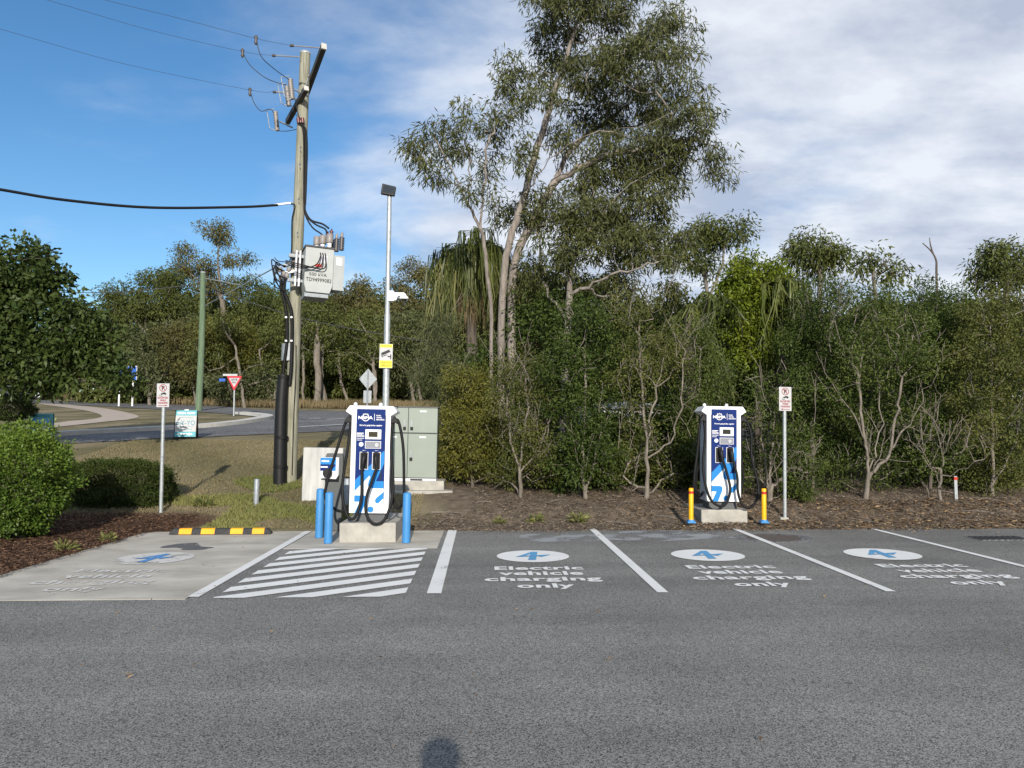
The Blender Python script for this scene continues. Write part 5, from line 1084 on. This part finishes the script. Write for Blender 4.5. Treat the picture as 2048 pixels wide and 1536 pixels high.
# ------------------------------------------------------------------ timber power pole
pb = gp(580, 964); PYd = pb.y; s_ = PYd / FPX
A = lambda px, py, dy=0.0: at(px, py, PYd + dy)
pole = thing('power_pole', 'tall weathered timber power pole carrying cross-arms and cables', 'power pole', pb)
ptop = A(610.5, 106)
MB().tube([pb - Vector((0, 0, .3)), A(584, 840), A(590.5, 620), A(597, 440), A(604, 270), ptop], lambda q: .145 - .028 * q, 20).build('shaft', MT['wood'], pole, pb)
MB().lathe(ptop - pb, [(.122, -.03), (.124, .015), (.08, .03), (.001, .032)], 18).build('pole_cap', MT['galv'], pole)
def bar(a, c, w_, name, mat, par, org, w2=None):
    a = Vector(a); c = Vector(c); d = (c - a).normalized(); u = d.cross(Vector((0, 0, 1))).normalized(); v = d.cross(u); w2 = w2 or w_
    V = [p + u * i * w_ + v * j * w2 for p in (a, c) for i, j in ((-1, -1), (1, -1), (1, 1), (-1, 1))]
    return MB().add(V, [(0, 1, 2, 3), (7, 6, 5, 4), (0, 4, 5, 1), (1, 5, 6, 2), (2, 6, 7, 3), (3, 7, 4, 0)]).build(name, mat, par, org, bevel=.004)
arm1 = bar(A(647, 94, -1.15), A(610, 195, .75), .055, 'cross_arm', MT['steel_dark'], pole, pb, .065)
arm2 = bar(A(612, 178, -.55), A(575, 244, .75), .05, 'cross_arm', MT['steel_dark'], pole, pb, .06)
bar(A(648.5, 92, -1.19), A(647, 94.4, -1.15), .058, 'arm_end', MT['steel_pale'], arm1, pb, .068); bar(A(613, 176, -.58), A(612, 178.4, -.55), .053, 'arm_end', MT['steel_pale'], arm2, pb, .063)
MB().tube([A(618, 150, -.3), A(606, 190, -.2)], .016, 6, smooth=False).build('arm_brace', MT['galv_dull'], pole, pb)
# strain insulators and the high-voltage lines
def strain(a, c, par):
    a = Vector(a); c = Vector(c); d = c - a; L0 = d.length; n = 9; prof = [(.012, 0)]
    for i in range(n): z = L0 * (.12 + .76 * i / (n - 1)); prof += [(.010, z - .008), (.026, z), (.010, z + .008)]
    MB().lathe(a, prof + [(.012, L0)], 10, d).build('strain_insulator', MT['insul'], par, pb); MB().lathe(a, [(.03, -.02), (.035, .03), (.02, .06)], 10, d).build('clamp', MT['steel_dark'], par, pb)
strain(A(582, 91, -1.1), A(640, 96, -1.1), pole); strain(A(546, 111, -.2), A(600, 114, -.2), pole); strain(A(548, 184, .7), A(578, 186, .6), pole)
def wire(name, label, pts, r, mat='steel_dark', grp=None):
    o = MB().tube(pts, r, 6, 8).build(name, MT[mat]); return tag(o, label, 'power line', grp)
def beyond(a, c, k): return a + (c - a) * k
wa = [A(582, 91, -1.1), A(512, 77, -1.6), A(380, 42, -2.5), A(210, 0, -3.6)]; wire('power_line', 'uppermost high-voltage wire running to the top left', wa + [beyond(wa[2], wa[3], 3)], .0038, grp='high-voltage wires')
wa = [A(546, 111, -.2), A(485, 103, -.7), A(300, 60, -2.2), A(95, 0, -3.7)]; wire('power_line', 'middle high-voltage wire running to the top left corner', wa + [beyond(wa[2], wa[3], 3)], .0038, grp='high-voltage wires')
wa = [A(548, 184, .7), A(500, 180, .3), A(250, 128, -1.6), A(0, 58, -3.4)]; wire('power_line', 'lowest high-voltage wire leaving the left edge', wa + [beyond(wa[2], wa[3], 2.5)], .0038, grp='high-voltage wires')
wa = [A(556, 410), A(480, 414, -.4), A(300, 415, -1.6), A(130, 400, -2.6), A(0, 379, -3.3)]; wire('bundled_cable', 'thick black bundled cable sagging to the left edge', wa + [beyond(wa[3], wa[4], 2.2)], .028, 'rubber')
bar(A(548, 410), A(582, 406), .02, 'cable_clamp', MT['white'], pole, pb); MB().tube([A(582, 406), A(592, 405)], .012, 6, smooth=False).build('clamp_link', MT['galv_dull'], pole, pb)
# drop-out fuses
def fuse(px, py, dy):
    a = A(px, py, dy); f = MB(); prof = []
    for i in range(12): prof += [(.035, i * .04), (.062, i * .04 + .02)]
    f.lathe(a - Vector((0, 0, .24)), prof + [(.03, .48)], 10, Vector((-.12, 0, 1))).build('fuse_insulator', MT['insul'], pole, pb)
    MB().tube([a + Vector((-.06, -.05, .27)), a + Vector((-.24, -.08, .24)), a + Vector((-.16, -.08, -.2)), a + Vector((-.02, -.05, -.26))], .012, 6, smooth=False).build('fuse_tube', MT['galv_dull'], pole, pb)
    bar(a + Vector((.04, .02, 0)), a + Vector((.30, .25, -.06)), .016, 'fuse_bracket', MT['galv_dull'], pole, pb)
fuse(585, 178, -.5); fuse(578, 192, .0); fuse(555, 242, .7)
for pts in ([(512, 77, -1.6), (522, 112, -1.5), (545, 135, -1.1), (568, 152, -.7), (580, 160, -.5)], [(485, 103, -.7), (500, 130, -.6), (530, 155, -.4), (560, 167, -.1), (573, 170, 0)], [(500, 180, .3), (508, 205, .4), (522, 222, .5), (540, 218, .6), (550, 228, .7)], [(556, 262, .7), (575, 262, .6), (596, 258, .1)], [(590, 200, -.4), (596, 225, -.25), (603, 242, -.2)], [(582, 210, .0), (594, 232, -.1), (602, 244, -.15)]):
    MB().tube([A(*p) for p in pts], .009, 5, 5).build('jumper_wire', MT['steel_dark'], pole, pb)
for px, py, dy in ((512, 80, -1.6), (485, 106, -.7), (500, 184, .3)):
    a = A(px, py, dy); MB().lathe(a - Vector((0, 0, .10)), [(.02, 0), (.04, .04), (.025, .10), (.045, .16), (.02, .2)], 8).build('line_clamp', MT['insul_dark'], pole, pb)
for px in (596, 601, 605): MB().cyl(A(px, 236, -.16), A(px + 1, 246, -.16), .04, k=8).build('cable_termination', MT['oxide'], pole, pb)
# cables down the pole
fo = -.14
MB().tube([A(603, 246, fo), A(612, 262, fo), A(614, 300, fo), A(613, 340, fo), A(611, 400, fo), A(610, 420, fo), A(622, 440, fo), A(645, 448, fo), A(658, 457, fo)], .022, 8).build('riser_cable', MT['rubber'], pole, pb)
MB().tube([A(600, 246, fo), A(609, 264, fo), A(611, 300, fo), A(610, 400, fo), A(612, 430, fo), A(630, 448, fo), A(650, 458, fo), A(654, 468, fo)], .020, 8).build('riser_cable', MT['rubber'], pole, pb)
MB().tube([A(598, 246, fo), A(607, 270, fo), A(608, 400, fo), A(611, 430, fo), A(625, 455, fo), A(645, 470, fo), A(650, 484, fo)], .018, 8).build('riser_cable', MT['rubber'], pole, pb)
MB().tube([A(582, 408, fo), A(590, 412, fo), A(584, 440, fo), A(583, 500, fo), A(578, 530, fo)], .014, 6).build('riser_cable', MT['rubber'], pole, pb)
# low-voltage gear: brackets, loops and the two fat tails going into the guard
bar(A(566, 532, -.2), A(606, 520, -.2), .045, 'bracket', MT['galv_dull'], pole, pb, .035); bar(A(570, 546, -.25), A(610, 538, -.2), .03, 'bracket', MT['galv'], pole, pb)
MB().box(*(A(588, 522, -.34) - Vector((.06, 0, .06))), *(A(600, 512, -.2) + Vector((.06, 0, .06)))).build('fuse_box', MT['insul_dark'], pole, pb, bevel=.01)
for i, (px, py) in enumerate(((560, 540), (568, 548), (562, 556), (574, 552), (578, 540))): MB().lathe(A(px, py, -.25) - Vector((0, 0, .05)), [(.03, 0), (.06, .03), (.05, .06), (.06, .09), (.03, .12)], 8).build('connector', MT['insul'], pole, pb)
rr_ = random.Random(4)
for i in range(6):
    x0 = 560 + rr_.uniform(-6, 14); y0 = 536 + rr_.uniform(-6, 14)
    MB().tube([A(x0, y0, -.25), A(x0 - rr_.uniform(8, 26), y0 + rr_.uniform(-16, 6), -.35), A(x0 - rr_.uniform(10, 26), y0 + rr_.uniform(12, 30), -.35), A(x0 - rr_.uniform(-2, 6), y0 + rr_.uniform(26, 36), -.3), A(570, 588, -.25)], .014, 7).build('cable_loop', MT['rubber'], pole, pb)
MB().tube([A(549, 515, -.3), A(556, 522, -.3), A(575, 524, -.25)], .010, 6).build('cable_loop', MT['rubber'], pole, pb)
MB().tube([A(566, 540, -.25), A(562, 575, -.25), A(572, 620, -.22), A(574, 680, -.2), A(568, 730, -.2), A(565, 770, -.2)], .034, 8).build('tail_cable', MT['rubber'], pole, pb)
MB().tube([A(574, 545, -.25), A(568, 580, -.25), A(582, 620, -.22), A(584, 680, -.2), A(582, 740, -.2), A(579, 770, -.2)], .040, 8).build('tail_cable', MT['rubber'], pole, pb)
for py in (635, 682):
    for px in (573, 584): MB().box(*(A(px, py, -.27) - Vector((.03, .02, .014))), *(A(px, py, -.2) + Vector((.03, .02, .014)))).build('cable_clip', MT['white'], pole, pb)
MB().tube([A(579, 688), A(577.5, 722)], .168, 18, smooth=False).build('sheet_guard', MT['galv_dull'], pole, pb)
MB().tube([A(567, 750, -.2), A(562, 830, -.22), A(559, 992, -.26)], lambda q: .12 + .025 * q, 18).build('cable_guard', MT['black'], pole, pb)
for py, r_ in ((752, .132), (872, .145), (930, .150)): MB().tube([A(567.5 - (py - 750) * .037, py, -.2 - .0003 * (py - 750)), A(567.2 - (py - 750) * .037, py + 6, -.2 - .0003 * (py - 750))], r_, 18, smooth=False).build('guard_band', MT['rubber'], pole, pb)
MB().tube([A(592, 690, -.15), A(591, 760, -.15), A(587, 840, -.15), A(584, 950, -.16)], .009, 5).build('earth_wire', MT['rubber'], pole, pb)
for py in (292, 326, 395, 463, 498, 545): MB().tube([A(602 - (py - 290) * .038, py, -.13), A(599.5 - (py - 290) * .038, py + 3, -.20), A(601.5 - (py - 290) * .038, py + 9, -.20)], .009, 5, smooth=False).build('step_bolt', MT['galv_dull'], pole, pb)

# transformer: hung on the pole
tc0 = A(632, 590, -.30); TR = thing('transformer', 'pale grey pole-mounted transformer marked 500 kVA', 'transformer', tc0, rotz=R(20), lean=R(2)); u = s_
W, D_, Hh = 54 * u, .62, 88 * u
tk = MB().prism([(-W / 2, .17), (-W / 2 + .05, .0), (W / 2 - .06, -.0), (W / 2, .17), (W / 2, Hh), (-W / 2, Hh)], -D_ / 2, D_ / 2).build('tank', MT['tank'], TR, bevel=.01)
MB().box(-W / 2 - .02, -D_ / 2 - .025, Hh, W / 2 + .02, D_ / 2 + .02, Hh + .035).build('lid', MT['steel_dark'], TR)
MB().box(-W / 2 + .02, -D_ / 2 + .02, -.10, W / 2 - .08, D_ / 2 - .02, -.02).build('base', MT['galv_dull'], TR)
for i in range(6): MB().box(W / 2 + .004, -D_ / 2 + .05 + i * .09, .12, W / 2 + .23, -D_ / 2 + .075 + i * .09, Hh - .14).build('radiator_fin', MT['tank_side'], TR)
MB().box(W / 2 + .005, -D_ / 2 + .02, .10, W / 2 + .24, -D_ / 2 + .045, Hh - .12).build('radiator_cover', MT['tank_side'], TR); MB().box(W / 2 + .06, -D_ / 2 + .01, Hh - .34, W / 2 + .18, -D_ / 2 + .02, Hh - .17).build('label_plate', MT['white'], TR)
for dx in (-.10, -.18): MB().box(-W / 2 + dx, -.05, .15, -W / 2 + dx + .035, .10, Hh - .05).build('hanger', MT['offwhite'], TR)
for z in (.25, Hh - .2): MB().box(-W / 2 - .32, .0, z, -W / 2, .08, z + .07).build('mount_arm', MT['galv_dull'], TR)
yf = -D_ / 2 - .004
lettering('500 kVA', -.02, .40, W * .62, .075, yf, MT['text_black'], tk, bold=.01); lettering('TD94999082', .0, .28, W * .9, .085, yf, MT['text_black'], tk, bold=.012); flat('red_badge', circ(-.02, .60, .085, .042, 18), yf, MT['red'], tk)
flat('nameplate', [(-.0, .66), (.16, .66), (.16, .84), (0, .84)], yf, MT['offwhite'], tk)
def bushing(x, y, h0, kind):
    if kind == 0:
        b = MB().lathe((x, y, Hh + .035), [(.04, 0), (.06, .03), (.04, .05), (.06, .08), (.04, .10), (.06, .13), (.04, .15)], 12).build('bushing', MT['offwhite'], TR); MB().lathe((x, y, Hh + .185), [(.075, 0), (.08, .02), (.08, .17), (.06, .20), (.02, .21)], 14).build('bushing_cover', MT['insul'], b)
    else:
        prof = []
        for i in range(8): prof += [(.04, i * .038), (.068, i * .038 + .019)]
        b = MB().lathe((x, y, Hh + .05), prof + [(.035, .31)], 12).build('arrester', MT['insul_dark'], TR); MB().lathe((x, y, Hh + .36), [(.03, 0), (.034, .08), (.015, .11)], 10).build('arrester_cap', MT['insul'], b)
for i, (x, y) in enumerate(((W * .36, -.12), (W * .16, .06), (W * -.02, .22))): bushing(x, y, 0, 0)
for x, y in ((W * .80, -.10), (W * .66, .08), (W * .52, .22)): bushing(x, y, 0, 1)
for dx, dy, z in ((658, -.3, 0), (654, -.2, 6), (650, -.1, 14)): MB().lathe(A(dx, 455 + z + 22, dy) - tc0, [(.012, 0), (.012, .05), (.055, .07), (.02, .10), (.055, .13), (.02, .16), (.055, .19), (.02, .22), (.012, .26)], 10).build('lead_insulator', MT['oxide'], TR)
for i in (0, 2.5, 5): MB().tube([(-W / 2 - .42, -.36, .56 + i * .012), (-W / 2 - .1, yf - .10, .48 + i * .016), (-.10 + i * .035, yf - .10, .58 - i * .012), (.0 + i * .022, yf - .08, .78), (.0 + i * .02, yf - .05, Hh - .12)], .013, 7).build('lead_cable', MT['rubber'], TR)

# lines between the poles
wt = top if False else at(406, 575, Yg)
wire('stay_wire', 'pale stay wire rising from the green pole to the power pole', [at(409, 612, Yg), A(552, 534)], .018, 'galv')
wire('stay_wire', 'short pale stay arm leaving the top of the green pole', [at(408, 556, Yg), at(480, 570, Yg - 4)], .022, 'galv')
wire('service_line', 'dark service line from the green pole to the left edge', [at(404, 568, Yg), at(250, 583, Yg), at(110, 585, Yg + 1), at(-60, 578, Yg + 2)], .022)
wire('service_line', 'dark service line passing from the green pole behind the lamp pole', [at(409, 570, Yg), at(500, 605, Yg - 2), at(620, 640, Yg - 5), at(760, 668, Yg - 8), at(900, 690, Yg - 10)], .020)

# cars parked far left
def car(label, px, py, Yd, rot):
    b_ = at(px, py, Yd); b_.z = Tz(b_.x, b_.y) + .03; o = thing('parked_car', label, 'car', b_, 'cars parked at far left', rot)
    MB().prism([(-2.1, .35), (-2.15, .75), (-1.9, .92), (-1.2, .98), (-.7, 1.42), (.75, 1.45), (1.35, 1.0), (2.05, .86), (2.15, .6), (2.1, .35)], -.85, .85).build('body', MT['car'], o, bevel=.06)
    for s in (-1, 1):
        MB().prism([(-1.0, 1.0), (-.62, 1.36), (.02, 1.38), (.02, 1.0)], s * .853, s * .862).build('window', MT['glass'], o); MB().prism([(.1, 1.0), (.1, 1.38), (.68, 1.38), (1.15, 1.0)], s * .853, s * .862).build('window', MT['glass'], o)
        for x in (-1.3, 1.35):
            wl = MB().cyl((x, s * .70, .33), (x, s * .88, .33), .33, k=16).build('wheel', MT['tyre'], o); MB().cyl((x, s * .88, .33), (x, s * .89, .33), .20, k=12).build('rim', MT['galv'], wl)
car('dark car parked behind the broad-leaved tree, left one', 45, 798, 58, R(10)); car('dark car parked behind the broad-leaved tree, right one', 88, 800, 60, R(5))
# white building glimpsed through the shrubs, concrete bank behind the right shrubs
c = at(1255, 840, 18.7); c.z = Tz(c.x, c.y); wh = thing('white_shed', 'white shed glimpsed through the shrubs behind the bays', 'shed', c)
MB().box(-1.15, 0, -.2, 1.15, 1.3, 1.75).build('wall', MT['weather'], wh); MB().prism([(-1.25, 1.75), (1.25, 1.75), (1.25, 1.8), (0, 1.95), (-1.25, 1.8)], -.1, 1.4).build('roof', MT['galv_dull'], wh)
c = at(1700, 960, 21); bk = MB().box(c.x - 2.2, c.y, Tz(c.x, c.y) - .3, c.x + 2.6, c.y + .3, Tz(c.x, c.y) + .75).build('retaining_wall', MT['mud'], bevel=.03); tag(bk, 'low brown retaining wall seen under the right shrubs', 'wall')

# the photographer, standing behind the lens: only the shadow of the head falls into the picture
ph = thing('person', 'person in dark clothes behind the camera whose head shadow falls at the bottom edge', 'person', (.02, -.42, 0))
V = [(0, 0, .95), (0, .0, 1.12), (0, -.01, 1.32), (0, -.02, 1.46), (0, .0, 1.55), (0, .02, 1.66), (0, .02, 1.75)]; E = [(0, 1), (1, 2), (2, 3), (3, 4), (4, 5), (5, 6)]; RD = [.15, .135, .16, .13, .06, .095, .075]
def add(p, par, rad): V.append(p); RD.append(rad); E.append((par, len(V) - 1)); return len(V) - 1
for sg in (-1, 1):
    k_ = add((sg * .10, 0, .88), 0, .095); k_ = add((sg * .11, .02, .50), k_, .062); k_ = add((sg * .11, -.02, .09), k_, .042); add((sg * .13, .17, .03), k_, .035)
    k_ = add((sg * .19, -.02, 1.43), 3, .062); k_ = add((sg * .24, .10, 1.18), k_, .045); k_ = add((sg * .10, .30, 1.42), k_, .032); hnd = add((sg * .07, .33, 1.48), k_, .030)
    for f_ in range(4): q_ = add((sg * (.062 - .006 * f_), .345, 1.50 + .02 * f_), hnd, .009); add((sg * (.035 - .003 * f_), .355, 1.505 + .021 * f_), q_, .008)
    q_ = add((sg * .045, .315, 1.50), hnd, .010); add((sg * .025, .32, 1.53), q_, .008)
me = bpy.data.meshes.new('body'); me.from_pydata(V, E, []); body = link('body', me, None, ph); md = body.modifiers.new('skin', 'SKIN')
for i_, sv in enumerate(me.skin_vertices[0].data): sv.radius = (RD[i_], RD[i_]); sv.use_root = i_ == 0
body.modifiers.new('smooth', 'SUBSURF').levels = 1; me.materials.append(M('dark_clothing', (.05, .055, .07), .9, 0, .2, 6))
MB().lathe((0, .01, 1.69), [(.098, 0), (.105, .05), (.09, .10), (.05, .128), (.001, .135)], 16).build('hair', M('brown_hair', (.05, .03, .02), .8, 0, .3, 20), ph)
